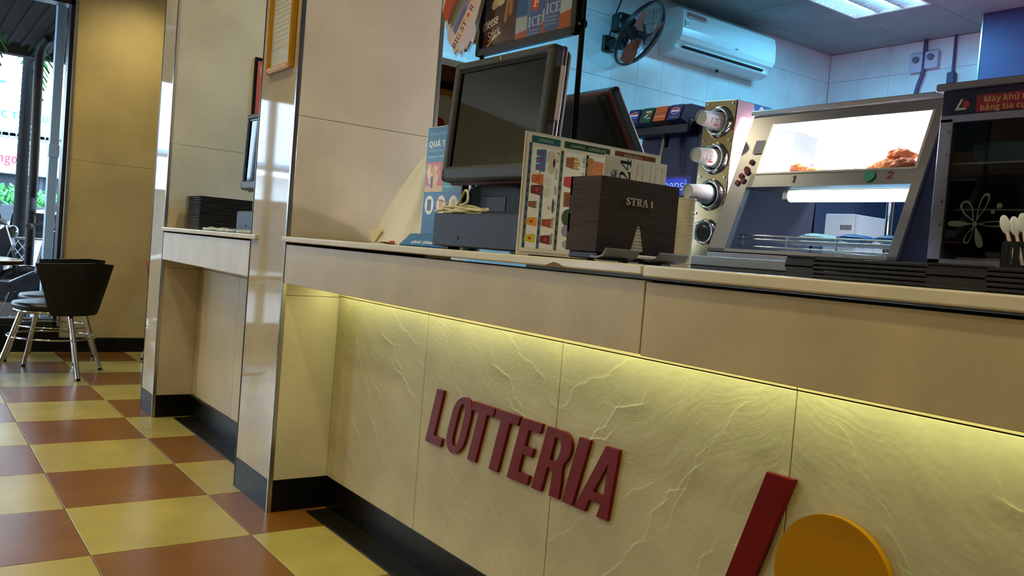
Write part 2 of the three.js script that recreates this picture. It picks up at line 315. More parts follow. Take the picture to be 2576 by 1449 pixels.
// ---------- raised letters and logo on the counter front ----------
{
  const red = phys(0x6e000c, 0.28, { specularIntensity: 0.5 });
  const y0 = 0.427, y1 = 0.6, k = 0.29, sk = (x, y) => [x + (y - y0) * k, y];
  const outline = {
    L: [[0, 0], [0.101, 0], [0.101, 0.034], [0.05, 0.034], [0.05, 0.173], [0, 0.173]],
    T: [[0.038, 0], [0.089, 0], [0.089, 0.139], [0.126, 0.139], [0.126, 0.173], [-0.001, 0.173], [-0.001, 0.139], [0.038, 0.139]].map(([x, y]) => [x - 0.038, y]),
    E: [[0, 0], [0.1, 0], [0.1, 0.034], [0.05, 0.034], [0.05, 0.073], [0.089, 0.073], [0.089, 0.104], [0.05, 0.104], [0.05, 0.139], [0.098, 0.139], [0.098, 0.173], [0, 0.173]],
    I: [[0, 0], [0.05, 0], [0.05, 0.173], [0, 0.173]],
    A: [[-0.006, 0], [0.042, 0], [0.047, 0.031], [0.078, 0.031], [0.076, 0], [0.124, 0], [0.096, 0.173], [0.042, 0.173]],
  };
  const arc = (cx, cy, rx, ry, a0, a1, n = 14) => Array.from({ length: n + 1 }, (_, i) => { const t = a0 + (a1 - a0) * i / n; return [cx + rx * Math.cos(t), cy + ry * Math.sin(t)]; });
  const P2 = Math.PI / 2;
  outline.O = [...arc(0.055, 0.118, 0.055, 0.058, 0, Math.PI), ...arc(0.055, 0.055, 0.055, 0.058, Math.PI, 2 * Math.PI)];
  outline.R = [[0, 0], [0.05, 0], [0.05, 0.066], [0.064, 0.066], [0.07, 0.03], [0.074, 0], [0.122, 0], [0.116, 0.045], [0.106, 0.078], ...arc(0.068, 0.124, 0.052, 0.049, -0.75, P2), [0, 0.173]];
  const holes = { O: [[...arc(0.055, 0.118, 0.0115, 0.028, 0, Math.PI), ...arc(0.055, 0.055, 0.0115, 0.028, Math.PI, 2 * Math.PI)]], R: [[[0.05, 0.094], [0.058, 0.094], ...arc(0.058, 0.119, 0.014, 0.025, -P2, P2, 8), [0.05, 0.144]]], A: [[[0.052, 0.06], [0.079, 0.06], [0.069, 0.124]]] };
  const nth = ['first letter of the red word, a raised L', 'second letter of the red word, a raised O', 'third letter of the red word, a raised T right after the O', 'fourth letter of the red word, a raised T just before the E', 'fifth letter of the red word, a raised E', 'sixth letter of the red word, a raised R', 'seventh letter of the red word, a raised narrow I', 'last letter of the red word, a raised A'];
  [['L', 0.752], ['O', 0.861], ['T', 0.993], ['T', 1.103], ['E', 1.190], ['R', 1.299], ['I', 1.424], ['A', 1.478]].forEach(([ch, x], i) => {
    const f = (pts) => pts.map(([a, b]) => { const [p, q] = sk(x + a, y0 + b); return [p - x, q - y0]; });
    const g = poly(f(outline[ch]), 0.007, 0.0012, (holes[ch] || []).map(f), 0.0042); g.scale(1, 1.045, 1); g.translate(-0.004, -0.0035, 0);
    one('raised_letter', g, red, nth[i], 'letter', [3.02 + (x - 3.02) * 1.0096, y0 - 0.0055, BZ + 0.002], 0, 'red letters on the counter front');
  });
  const bar = poly([[0, 0], [0.34, 0], [0.34, 0.062], [0.082, 0.062], [0.233, 0.52], [0.17, 0.52]], 0.010, 0.0015);
  one('logo_letter', bar, red, 'big slanted red letter L of the logo, cut by the bottom edge of the picture', 'logo', [1.838, 0.129, BZ + 0.002]);
  const disc = new THREE.CylinderGeometry(0.118, 0.118, 0.014, 64); disc.rotateX(P2);
  one('logo_disc', disc, phys(0xb07700, 0.35, { specularIntensity: 0.5 }), 'round orange logo disc beside the big slanted red letter', 'logo', [2.164, 0.49, BZ + 0.008]);
}
// ---------- printed sheets ----------
const txt = (g, s, x, y, px, color, o = {}) => { g.save(); g.translate(x, y); if (o.rot) g.rotate(o.rot); if (o.sx) g.scale(o.sx, 1); g.fillStyle = color; g.font = (o.style || 'bold') + ' ' + px + 'px ' + (o.font || 'sans-serif'); g.textAlign = o.align || 'center'; g.textBaseline = 'middle'; g.fillText(s, 0, 0); g.restore(); };
// lettering with accents the fonts lack: base letters with the marks drawn over or under them
const MARKS = { 'Ặ': 'A˘.', 'ử': 'u+?', 'ằ': 'a˘`', 'ự': 'u+.', 'Ả': 'A?', 'ả': 'a?', 'Ả': 'A?', 'ợ': 'o+.', 'ấ': 'a^´', 'Ứ': 'U+´', 'Ụ': 'U.', 'ù': 'u`', 'Ố': 'O^´', 'Ế': 'E^´', 'À': 'A`', 'á': 'a´', 'ụ': 'u.' };
function vtxt(g, s, x, y, px, color, o = {}) {
  g.save(); g.fillStyle = g.strokeStyle = color; g.lineWidth = px * 0.075; g.lineCap = 'round'; g.font = (o.style || 'bold') + ' ' + px + 'px sans-serif'; g.textAlign = 'left'; g.textBaseline = 'alphabetic';
  const cs = [...s], base = cs.map((c) => (MARKS[c] || c)[0]), w = base.map((c) => g.measureText(c).width), total = w.reduce((a, b) => a + b, 0); let cx = o.align === 'left' ? x : x - total / 2; const by = y + px * 0.35;
  cs.forEach((c, i) => { g.fillText(base[i], cx, by); const up = base[i] === base[i].toUpperCase() ? px * 0.8 : px * 0.62, mx = cx + w[i] / 2, k = px * 0.1; let lift = 0;
    for (const m of (MARKS[c] || c).slice(1)) { const ty = by - up - lift; g.beginPath();
      if (m === '.') { g.arc(mx, by + px * 0.15, px * 0.06, 0, 7); g.fill(); continue; }
      if (m === '+') { g.moveTo(cx + w[i] * 0.92, by - up * 0.78); g.lineTo(cx + w[i] * 1.08, by - up * 0.98); g.stroke(); continue; }
      if (m === '˘') { g.arc(mx, ty - k, k * 1.3, 0.3, 2.84); } else if (m === '`') { g.moveTo(mx - k, ty - k * 1.2); g.lineTo(mx + k * 0.6, ty); } else if (m === '´') { g.moveTo(mx + k, ty - k * 1.2); g.lineTo(mx - k * 0.6, ty); } else if (m === '^') { g.moveTo(mx - k * 1.2, ty); g.lineTo(mx, ty - k); g.lineTo(mx + k * 1.2, ty); } else if (m === '?') { g.arc(mx, ty - k, k * 0.8, 3.3, 7.4); }
      g.stroke(); lift += px * 0.14; } cx += w[i]; });
  g.restore();
}
const blob = (g, x, y, rx, ry, c, rot = 0) => { g.fillStyle = c; g.beginPath(); g.ellipse(x, y, rx, ry, rot, 0, 7); g.fill(); };
const shape = (g, pts, c) => { g.fillStyle = c; g.beginPath(); pts.forEach(([x, y], i) => i ? g.lineTo(x, y) : g.moveTo(x, y)); g.closePath(); g.fill(); };
function fries(g, x, y, s, box, n = 14) { // a carton of fries lying on its side, tips to the right
  for (let i = 0; i < n; i++) { g.fillStyle = ['#d99a3a', '#e8b45a', '#c27a28'][i % 3]; g.save(); g.translate(x, y + rr(-0.42, 0.42) * s); g.rotate(rr(-0.2, 0.2)); g.fillRect(0, -s * 0.035, s * rr(0.4, 0.75), s * 0.07); g.restore(); }
  shape(g, [[x - s * 0.5, y - s * 0.32], [x + s * 0.18, y - s * 0.45], [x + s * 0.1, y], [x + s * 0.18, y + s * 0.45], [x - s * 0.5, y + s * 0.32]], box);
}
function cup(g, x, y, s, c, lid) { shape(g, [[x - s * 0.5, y - s * 0.28], [x + s * 0.4, y - s * 0.4], [x + s * 0.4, y + s * 0.4], [x - s * 0.5, y + s * 0.28]], c); if (lid) blob(g, x + s * 0.45, y, s * 0.1, s * 0.42, lid); blob(g, x - s * 0.02, y, s * 0.14, s * 0.14, '#d8452a'); }
const printMat = (t, r = 0.35, o = {}) => new THREE.MeshStandardMaterial({ map: t, roughness: r, ...o });
T.menu = canvasTex(1024, 768, (g, w, h) => {
  g.fillStyle = '#e9e4d4'; g.fillRect(0, 0, w, h);
  const head = (x0, x1, c, s) => { g.fillStyle = c; g.beginPath(); g.roundRect(x0, 12, x1 - x0, 46, 8); g.fill(); s.forEach(([t, x]) => txt(g, t, x, 35, 26, '#c9cfc0', { rot: Math.PI, style: 'normal', sx: 1.4 })); };
  g.fillStyle = '#fbf8ee'; g.fillRect(30, 80, 205, 660); g.fillRect(270, 80, 340, 660); g.fillRect(650, 80, 340, 660);
  head(30, 235, '#2e6a70', [['DRINK', 132]]); head(262, 612, '#2c5239', [['HAPPY', 360], ['DESSERT', 510]]); head(650, 990, '#7a4a2c', [['CHICKEN', 800]]);
  for (const [x, c, y0] of [[18, '#2d4a66', 60], [118, '#2d4a66', 330], [244, '#26402f', 80], [432, '#26402f', 80], [636, '#5d3a22', 80]]) { g.fillStyle = c; g.fillRect(x, y0, 20, 745 - y0); for (let y = y0 + 20; y < 730; y += 60) txt(g, 'MENU', x + 10, y + 18, 12, '#b9c3c8', { rot: Math.PI / 2, style: 'normal' }); }
  for (const y of [118, 165, 212]) cup(g, 105, y, 66, '#4f74b4', '#5d83c0'); blob(g, 175, 140, 34, 46, '#e6d3c4'); blob(g, 185, 210, 30, 34, '#d8d0b8'); blob(g, 200, 170, 9, 30, '#3a2c28');
  cup(g, 96, 290, 92, '#e07a30'); cup(g, 96, 360, 92, '#7a2c20'); blob(g, 165, 300, 30, 34, '#f0e6d8'); blob(g, 165, 370, 30, 30, '#dfe0d4');
  cup(g, 72, 458, 62, '#8d6a4a', '#c9c9cc'); cup(g, 188, 470, 46, '#eae8e4'); blob(g, 215, 455, 8, 50, '#332c2c');
  cup(g, 72, 570, 76, '#f0a33c', '#f4b55c'); cup(g, 182, 570, 78, '#a8552c', '#d9b9a0'); cup(g, 70, 680, 76, '#d6cf3c', '#e2dc66'); cup(g, 182, 680, 82, '#7c241c', '#c9a9a0');
  fries(g, 330, 150, 92, '#a8683a'); fries(g, 325, 280, 92, '#d6384a'); shape(g, [[285, 350], [385, 345], [395, 440], [290, 450]], '#b56a34'); shape(g, [[300, 360], [340, 350], [330, 440], [295, 445]], '#8a4a24');
  blob(g, 330, 520, 46, 58, '#3f5c3c'); blob(g, 365, 520, 30, 52, '#a39a4c'); blob(g, 325, 610, 36, 40, '#9a9ab0'); blob(g, 370, 615, 16, 16, '#d0584a'); blob(g, 340, 700, 38, 30, '#b9b4b0'); blob(g, 355, 700, 12, 28, '#333');
  for (let i = 0; i < 5; i++) blob(g, 470, 120 + i * 40, 24, 26, '#c98a3c'); shape(g, [[490, 110], [580, 115], [575, 265], [490, 250]], '#dd8f62'); fries(g, 520, 330, 90, '#c96b3c'); blob(g, 520, 450, 60, 50, '#c08a4a'); blob(g, 520, 580, 60, 50, '#a86a34');
  for (const [x, y] of [[735, 150], [880, 150], [735, 330], [880, 330], [735, 520], [880, 520]]) { blob(g, x, y, 50, 60, '#b8702e'); blob(g, x + 14, y - 12, 26, 34, '#d99a4c'); }
  g.fillStyle = '#5d584c'; for (const [x, n] of [[215, 6], [225, 6], [100, 3], [418, 5], [408, 4], [596, 4]]) for (let k = 0; k < n; k++) for (let j = 0; j < 12; j++) if (rnd() < 0.8) g.fillRect(x + rr(-1, 1), 96 + k * 108 + j * 6, 7, rr(3, 5));
});
T.qua = canvasTex(512, 1024, (g, w, h) => {
  g.fillStyle = '#1f6ea6'; g.fillRect(0, 0, w, h); g.fillStyle = '#2a86a8'; g.fillRect(0, 330, w, 290); g.fillStyle = '#1d63a3'; g.fillRect(0, 620, w, 404);
  vtxt(g, 'TẢI NGAY ỨNG DỤNG', 30, 62, 34, '#8cc3e0', { align: 'left', style: 'normal' }); vtxt(g, 'QUÀ TẶNG DÀNH', 24, 160, 78, '#f1f6f8', { align: 'left' });
  vtxt(g, 'khi đăng ký thành viên mới', 30, 222, 26, '#9ccbe4', { align: 'left', style: 'normal' }); vtxt(g, 'áp dụng cho hoá đơn bất k', 30, 280, 26, '#d9ecf4', { align: 'left', style: 'normal' });
  g.fillStyle = '#c8473c'; g.fillRect(10, 332, 250, 286); for (let i = 0; i < 26; i++) { g.fillStyle = ['#e9b765', '#f3d28a', '#d59a44'][i % 3]; g.save(); g.translate(80 + rr(-30, 110), 480 + rr(-50, 50)); g.rotate(rr(-0.5, 0.5)); g.fillRect(-9, -90, 18, 150); g.restore(); } g.fillStyle = '#d9a860'; g.fillRect(10, 560, 250, 58);
  g.fillStyle = '#2b3142'; g.fillRect(84, 470, 34, 110); for (let i = 0; i < 5; i++) { g.fillStyle = '#7fd0d6'; g.fillRect(285, 380 + i * 46, 180, 12); }
  for (const [x, c] of [[90, '#3c4660'], [256, '#dd9a4c'], [420, '#e0b183']]) { blob(g, x, 745, 62, 92, '#eceae6'); g.fillStyle = c; g.beginPath(); g.roundRect(x - 28, 690, 56, 110, 14); g.fill(); }
  vtxt(g, 'nh n ngay quà', 380, 905, 24, '#bcd8ea', { style: 'normal' });
});
T.quaFoot = canvasTex(512, 160, (g, w, h) => { g.fillStyle = '#1670b4'; g.fillRect(0, 0, w, h); g.fillStyle = '#3f93c8'; g.fillRect(220, 20, 200, 50); vtxt(g, 'QUÀ TẶNG DÀNH', 110, 112, 50, '#eef5f8', { align: 'left', style: 'italic bold' }); vtxt(g, 'ng dụng', 170, 50, 22, '#9fd0ec', { style: 'normal' }); });
T.board = canvasTex(1024, 1024, (g, w, h) => {
  g.fillStyle = '#4d2a22'; g.fillRect(0, 0, 410, h); g.fillStyle = '#4a74a6'; g.fillRect(410, 0, 614, 60); g.translate(0, 55); g.fillStyle = '#5d342a'; g.fillRect(0, 0, 410, 560); g.fillStyle = '#43231d'; g.fillRect(0, 960, 410, 64);
  blob(g, 150, 420, 150, 120, '#6e4230'); for (const [x, y, a] of [[300, 690, 0.16], [345, 650, 0.08], [250, 540, 0.15], [330, 460, -0.1], [120, 480, 0.5]]) { g.save(); g.translate(x, y); g.rotate(a); g.fillStyle = '#8f5f28'; g.beginPath(); g.roundRect(-20, -190, 40, 330, 20); g.fill(); g.fillStyle = '#b98a44'; g.fillRect(-12, -170, 12, 290); g.restore(); }
  blob(g, 190, 655, 70, 44, '#c9b792', 0.2); shape(g, [[100, 700], [110, 660], [160, 650], [180, 700], [130, 720]], '#b8a684');
  txt(g, 'cheese', 95, 800, 92, '#ded4c0', { rot: -0.2, style: 'italic bold', sx: 0.62 }); txt(g, 'Stick', 150, 880, 86, '#d6cab0', { rot: -0.22, style: 'italic normal', sx: 0.85 });
  g.strokeStyle = '#d6cab0'; g.lineWidth = 9; g.lineCap = 'round'; g.beginPath(); g.moveTo(70, 965); g.quadraticCurveTo(150, 900, 235, 880); g.stroke();
  g.fillStyle = '#4a74a6'; g.fillRect(410, 0, 614, h); g.fillStyle = '#33609a'; g.fillRect(410, 640, 330, 170); blob(g, 900, 640, 170, 110, '#4f7cae'); g.fillStyle = '#a3aeb8'; g.fillRect(410, 820, 614, 204); blob(g, 900, 830, 200, 60, '#aab4bc'); shape(g, [[410, 925], [1024, 850], [1024, 1024], [410, 1024]], '#a9562c');
  for (const [x, y] of [[805, 850], [620, 905]]) { const W = 92; shape(g, [[x - W, y - 250], [x + W, y - 250], [x + W * 0.86, y + 90], [x - W * 0.84, y + 90]], '#50629a'); shape(g, [[x - W, y - 250], [x - W * 0.5, y - 250], [x - W * 0.45, y + 90], [x - W * 0.84, y + 90]], '#5d70a6'); blob(g, x, y + 90, W * 0.84, 18, '#465a90'); blob(g, x, y - 262, 110, 54, '#d9d0ae'); g.fillStyle = '#cc4a26'; g.fillRect(x - 40, y - 205, 74, 96); g.fillStyle = '#e2965a'; g.fillRect(x - 10, y - 205, 44, 60); txt(g, 'L', x - 8, y - 150, 66, '#f2d4b0', { style: 'italic bold' }); txt(g, 'ICE', x + 6, y - 35, 86, '#b3bfd8', { font: 'serif' }); g.fillStyle = '#8592bd'; for (let i = 0; i < 3; i++) g.fillRect(x - 44, y + 16 + 22 * i, 92, 7); }
});
T.star = canvasTex(1024, 1024, (g, w, h) => {
  g.fillStyle = '#cfc6d8'; g.fillRect(0, 0, w, h); blob(g, 330, 230, 330, 170, '#c0502a', -0.9); blob(g, 420, 330, 300, 80, '#7a3a2a', -0.9); blob(g, 480, 390, 300, 60, '#5c7a3a', -0.9); blob(g, 540, 440, 300, 70, '#8d76ac', -0.9); blob(g, 640, 520, 260, 90, '#6f6aa8', -0.9); blob(g, 700, 400, 200, 60, '#a08ab8', -0.9); blob(g, 520, 560, 200, 60, '#5d5f9c', -0.9);
  g.save(); g.translate(600, 640); g.rotate(-0.93); g.fillStyle = '#e2bda4'; g.beginPath(); g.roundRect(-390, -80, 780, 160, 40); g.fill(); g.restore();
  txt(g, 'BIG ST', 520, 745, 122, '#2b2f8a', { rot: -0.93, font: 'serif' }); { const p = []; for (let i = 0; i < 10; i++) { const a = i * Math.PI / 5 - 0.9, r = i % 2 ? 18 : 44; p.push([694 + r * Math.sin(a), 512 - r * Math.cos(a)]); } shape(g, p, '#d02a3a'); } txt(g, 'R', 752, 430, 122, '#2b2f8a', { rot: -0.93, font: 'serif' });
});
T.card = canvasTex(512, 384, (g, w, h) => { g.fillStyle = '#efe9dc'; g.fillRect(0, 0, w, h); txt(g, '24', 165, 74, 128, '#17171a', { rot: -Math.PI / 2, font: 'serif' }); g.fillStyle = '#4c4c58'; for (let i = 0; i < 60; i++) g.fillRect(50 + rr(0, 44), 80 + rr(0, 90), 9, 7); g.fillStyle = '#b03a3a'; for (const [x, n] of [[255, 20], [300, 16], [370, 24], [410, 14], [470, 22]]) for (let i = 0; i < n; i++) g.fillRect(x + rr(0, 10), 24 + i * 9, rr(3, 8), 5); });
// ---------- things on the near counter ----------
let strawLetters;
const CT = CY + 0.0005;
M.posDark = std(0x34342f, 0.5); M.posRed = std(0x5a1614, 0.45); M.screen = phys(0x0b0a0c, 0.03, { specularIntensity: 1 }); M.glossBlack = std(0x0c0c0e, 0.15);
function cashDrawer(label, p, ry) {
  const t = thing('cash_drawer', label, 'cash drawer', p, ry), navy = std(0x23263a, 0.55);
  part('case', bx(-0.21, 0.21, 0.008, 0.1015, -0.38, -0.006, 0.003), navy, t);
  part('front_panel', bx(-0.208, 0.208, 0.01, 0.099, -0.008, 0.0, 0.002), navy, t);
  part('lock', [rod([-0.075, 0.034, 0], [-0.075, 0.034, 0.002], 0.0055)], M.black, t);
  part('hole', [rod([-0.088, 0.035, 0], [-0.088, 0.035, 0.0008], 0.0016), rod([-0.058, 0.035, 0], [-0.058, 0.035, 0.0008], 0.0016), rod([0.0, 0.036, 0], [0.0, 0.036, 0.0008], 0.0024)], M.black, t);
  for (const x of [-0.17, 0.17]) for (const z of [-0.04, -0.34]) part('foot', bx(x - 0.02, x + 0.02, 0, 0.009, z - 0.02, z + 0.02, 0.002), M.black, t);
  return t;
}
cashDrawer('dark navy cash drawer with a cream cable coiled on top', [1.084, CT, -0.1], 0);
function terminal(label, p, ry, tilt, off = [0, 0]) { // origin at the foot of the pedestal; the screen faces +z
  const t = thing('pos_terminal', label, 'cash register', p, ry);
  const base = new THREE.Shape([[-0.15, 0], [0.15, 0], [0.148, 0.045], [0.125, 0.085], [0.07, 0.1], [-0.07, 0.1], [-0.125, 0.085], [-0.148, 0.045]].map((q) => new THREE.Vector2(...q)));
  part('pedestal', new THREE.ExtrudeGeometry(base, { depth: 0.15, bevelEnabled: true, bevelSize: 0.008, bevelThickness: 0.012, bevelOffset: -0.008, bevelSegments: 3 }).translate(0, 0, -0.09), std(0x3a3934, 0.55), t);
  part('slot', [bx(-0.06, 0.06, 0.015, 0.06, 0.07, 0.0735, 0.006), bx(-0.118, -0.112, 0.02, 0.07, 0.07, 0.0735)], M.black, t);
  part('neck', [bx(-0.045, 0.045, 0.09, 0.2, -0.05, 0.03, 0.012)], std(0x232220, 0.5), t);
  const m = new THREE.Group(); m.name = 'monitor'; m.position.set(off[0], 0.265, off[1]); m.rotation.x = tilt; t.add(m);
  part('bezel', [bx(-0.222, 0.222, 0.146, 0.172, -0.02, 0.022, 0.012), bx(-0.222, 0.222, -0.172, -0.128, -0.02, 0.022, 0.012), bx(-0.222, -0.19, -0.172, 0.172, -0.02, 0.022, 0.012), bx(0.19, 0.222, -0.172, 0.172, -0.02, 0.022, 0.012)], M.posDark, m);
  part('bezel_lip', [bx(-0.192, 0.192, 0.14, 0.147, -0.01, 0.0165), bx(-0.192, -0.187, -0.13, 0.147, -0.01, 0.0165)], M.black, m);
  part('screen', bx(-0.19, 0.19, -0.129, 0.147, -0.012, 0.012), M.screen, m);
  part('back_shell', [bx(-0.22, 0.22, -0.177, 0.174, -0.03, -0.012, 0.008)], M.posRed, m);
  part('back_cover', [bx(-0.216, 0.216, -0.172, 0.17, -0.055, -0.0125, 0.02), rod([0.12, 0.1, -0.05], [0.12, 0.1, -0.064], 0.012), rod([0.085, 0.1, -0.06], [0.085, 0.1, -0.063], 0.008)], M.blackMatte, m);
  const b = part('badge', [bx(-0.0045, 0.0045, 0.154, 0.165, 0.0215, 0.0228, 0.0005)], std(0x9a8f4a, 0.4), m);
  part('card_reader', bx(0.222, 0.230, -0.02, 0.12, -0.02, -0.006, 0.003), std(0xd9ccd0, 0.4), m, 'pale card reader strip on the side');
  return t;
}
terminal('dark register screen facing the customers on the long counter', [0.94, CT + 0.1025, -0.33], 0.045, -0.07, [0.067, 0.125]).scale.set(1.03, 1.04, 1.03);
terminal('register seen from behind, its black back rising over the menu sheet', [0.932, CT + 0.094, -0.55], Math.PI - 0.03, -0.6, [-0.01, 0.05]);
one('register_stand', [bx(-0.15, 0.15, 0, 0.093, -0.09, 0.1, 0.006)], M.blackMatte, 'low black block under the register that shows its back', 'stand', [0.925, CT, -0.555]);
{ // cable coil
  const pts = []; for (let i = 0; i <= 80; i++) { const a = i / 80 * Math.PI * 2 * 3.2; pts.push([0.1 * Math.cos(a) * (1 - 0.1 * Math.sin(a * 0.4)), 0.006 + 0.009 * (i / 80) + 0.005 * Math.sin(a * 2.3), 0.035 * Math.sin(a)]); }
  pts.push([0.06, 0.03, 0.03], [0.045, 0.055, 0.02], [0.0, 0.066, 0.0], [-0.035, 0.045, -0.01], [-0.05, 0.02, 0.0], [-0.09, 0.006, 0.03], [-0.125, 0.004, 0.02]);
  const t = thing('cable_coil', 'cream cable coiled and tied on the dark cash drawer', 'cable', [0.975, CT + 0.1025, -0.137]);
  part('cable', tube(pts, 0.0036, 260, 8), std(0xcfc79c, 0.5), t); part('cable_tie', [tube([[-0.03, 0.004, 0.055], [-0.03, 0.028, 0.04], [-0.035, 0.028, 0.03], [-0.045, 0.034, 0.06]], 0.0018, 16, 6)], std(0xd8d4b8, 0.5), t);
}
{ // menu sheet in a clear stand, seen along the counter
  const t = thing('menu_stand', 'upright printed menu sheet with food pictures standing across the counter', 'menu', [1.3, CT, -0.33], 0);
  part('acrylic', [bx(-0.0035, 0.0, 0, 0.308, -0.236, 0.236, 0.001)], std(0xdcd6c2, 0.25), t);
  const p = sheet(0.462, 0.294); p.rotateY(Math.PI / 2); p.translate(0.0012, 0.157, 0); part('menu_sheet', p, printMat(T.menu, 0.3), t);
  part('foot', bx(-0.05, 0.0, 0, 0.004, -0.2, 0.2, 0.001), M.blackMatte, t);
}
{ // straw box
  const wd = std(0x40302a, 0.8, { map: rep(T.woodDark, 2.2, 2.2) });
  const t = thing('straw_dispenser', 'dark wood straw box with silver lettering on the counter edge', 'straw dispenser', [1.548, CT, -0.213]);
  const face = poly([[-0.123, 0.02], [0.123, 0.02], [0.123, 0.188], [-0.123, 0.188]], 0.003, 0, [[[-0.021, 0.02001], [0.027, 0.02001], [0.01, 0.083], [0.006, 0.087], [0.001, 0.087], [-0.004, 0.083]]]);
  face.rotateY(Math.PI / 2); face.translate(0.049, 0, 0);
  part('front_panel', meters(face), wd, t);
  part('case', [bx(-0.052, 0.049, 0.02, 0.188, 0.115, 0.123), bx(-0.052, 0.044, 0.02, 0.188, -0.123, -0.115), bx(-0.052, -0.045, 0.02, 0.188, -0.123, 0.123), bx(-0.05, 0.044, 0.02, 0.026, -0.12, 0.12), bx(-0.02, 0.044, 0.18, 0.187, -0.12, 0.12)], wd, t);
  part('base', [bx(-0.05, 0.05, 0.004, 0.02, -0.115, 0.115, 0.003), bx(-0.02, 0.0, 0, 0.006, -0.1, -0.08), bx(-0.02, 0.0, 0, 0.006, 0.08, 0.1)], M.black, t);
  const lip = (z0, z1) => { const pr = [[0.05, 0.012], [0.07, 0.010], [0.088, 0.015], [0.098, 0.027], [0.1, 0.03], [0.102, 0.028], [0.092, 0.012], [0.071, 0.006], [0.05, 0.008]]; const g = poly(pr, z1 - z0); g.translate(0, 0, z0); return g; };
  part('lip', lip(0.036, 0.136), std(0x6f6f6c, 0.42, { metalness: 0.55 }), t); part('lip', lip(-0.12, -0.026), std(0x6f6f6c, 0.42, { metalness: 0.55 }), t);
  part('prop', [bx(0.06, 0.075, 0, 0.012, 0.045, 0.06), bx(0.06, 0.075, 0, 0.012, -0.06, -0.04)], M.black, t);
  const w = std(0xc9c4bb, 0.35, { metalness: 0.3 });
  strawLetters = { t, w };
  const sm = std(0xd9d6d2, 0.55);
  const s0 = one('wrapped_straw', [rod([0, 0, -0.075], [0, 0, 0.075], 0.0037), bx(-0.001, 0.001, -0.0042, 0.0042, -0.08, 0.08)], sm, 'white wrapped straw in the slot of the dark wood box', 'straw', [1.592, CT + 0.031, -0.205], 0, 'wrapped straws in the box');
  for (let i = 1; i < 9; i++) copy(s0, [1.5915 + rr(-0.001, 0.001), CT + 0.031 + 0.0078 * i, -0.205], 0);
  copy(s0, [1.63, CT + 0.0165, -0.19], 0.03, 'lowest white straw lying on the grey lips in front of the wood box', 'wrapped straws in the box'); 
}
{ // card with the number
  const t = thing('number_card', 'white card with a sideways black 24 behind the straw box', 'card', [1.44, CT, -0.342], -0.02);
  const p = sheet(0.206, 0.16); p.rotateY(Math.PI / 2); p.translate(0.0022, 0.181, 0); part('print', p, printMat(T.card, 0.5), t); part('backing', bx(-0.002, 0.0018, 0, 0.262, -0.105, 0.105, 0.0008), std(0xe4dfd2, 0.5), t);
}
{ // blue table sign
  const t = thing('table_sign', 'blue upright promotion card reading QUÀ TẶNG beside the register', 'sign', [0.735, CT, -0.205], 0.05);
  const p = sheet(0.205, 0.335); p.translate(0, 0.21, 0.0022); part('print', p, printMat(T.qua, 0.25), t); part('holder', bx(-0.107, 0.105, 0.0, 0.38, -0.003, 0.0015, 0.001), std(0xd2d4d2, 0.2), t);
  const f = sheet(0.25, 0.055); f.rotateX(-0.85); f.translate(-0.015, 0.0215, 0.036); part('foot_print', f, printMat(T.quaFoot, 0.25), t); part('foot', poly([[0.0, 0.0], [0.056, 0.0], [0.054, 0.002], [0.017, 0.041], [0.0, 0.043]], 0.25).rotateY(-Math.PI / 2).translate(0.11, 0, 0), std(0x1b6ca8, 0.4), t);
}
{ // white carrier bag
  const N = 56, R = 40, pos = [], pt = (i, r) => {
    const t = r / R, a = i / N * Math.PI * 2, left = 0.03 + 0.325 * Math.pow(t, 1.5), right = 0.42 + 0.01 * t, cx = (left + right) / 2, hw = (right - left) / 2, c = Math.cos(a), s = Math.sin(a);
    const fold = 0.008 * perlin.noise(c * 1.8 + 3, t * 2.5, s * 1.8) + 0.004 * perlin.noise(c * 5, t * 4, s * 5) + 0.006 * Math.sin(a * 7 + t * 2) * (1 - t) ;
    return [cx + Math.sign(c) * Math.pow(Math.abs(c), 0.8) * hw + fold * 0.5 - 0.225, 0.318 * t + 0.004 * Math.sin(a * 5) * (1 - t) + 0.005, Math.sign(s) * Math.pow(Math.abs(s), 0.7) * (0.085 * (1 - 0.62 * t)) + fold];
  };
  for (let r = 0; r < R; r++) for (let i = 0; i < N; i++) pos.push(...pt(i, r), ...pt(i, r + 1), ...pt(i + 1, r + 1), ...pt(i, r), ...pt(i + 1, r + 1), ...pt(i + 1, r));
  for (let i = 0; i < N; i++) pos.push(...pt(i, R), 0.175, 0.33, 0, ...pt(i + 1, R));
  const g0 = new THREE.BufferGeometry(); g0.setAttribute('position', new THREE.Float32BufferAttribute(pos, 3)); const g = mergeVertices(g0, 1e-5); g.computeVertexNormals();
  const t = thing('carrier_bag', 'white crumpled carrier bag leaning at the end of the counter behind the blue card', 'bag', [0.225, CT, -0.37], 0);
  part('bag', g, std(0xf2eee4, 0.55), t);
  part('flap', poly([[-0.10, 0.05], [0.02, 0.055], [-0.03, 0.0]], 0.002).rotateX(-0.15).translate(-0.045, 0.0, 0.092), std(0xe9e2c8, 0.55), t);
  part('print_mark', bx(0.05, 0.085, 0.004, 0.014, 0.092, 0.0945, 0.001), std(0xb0342a, 0.5), t);
}
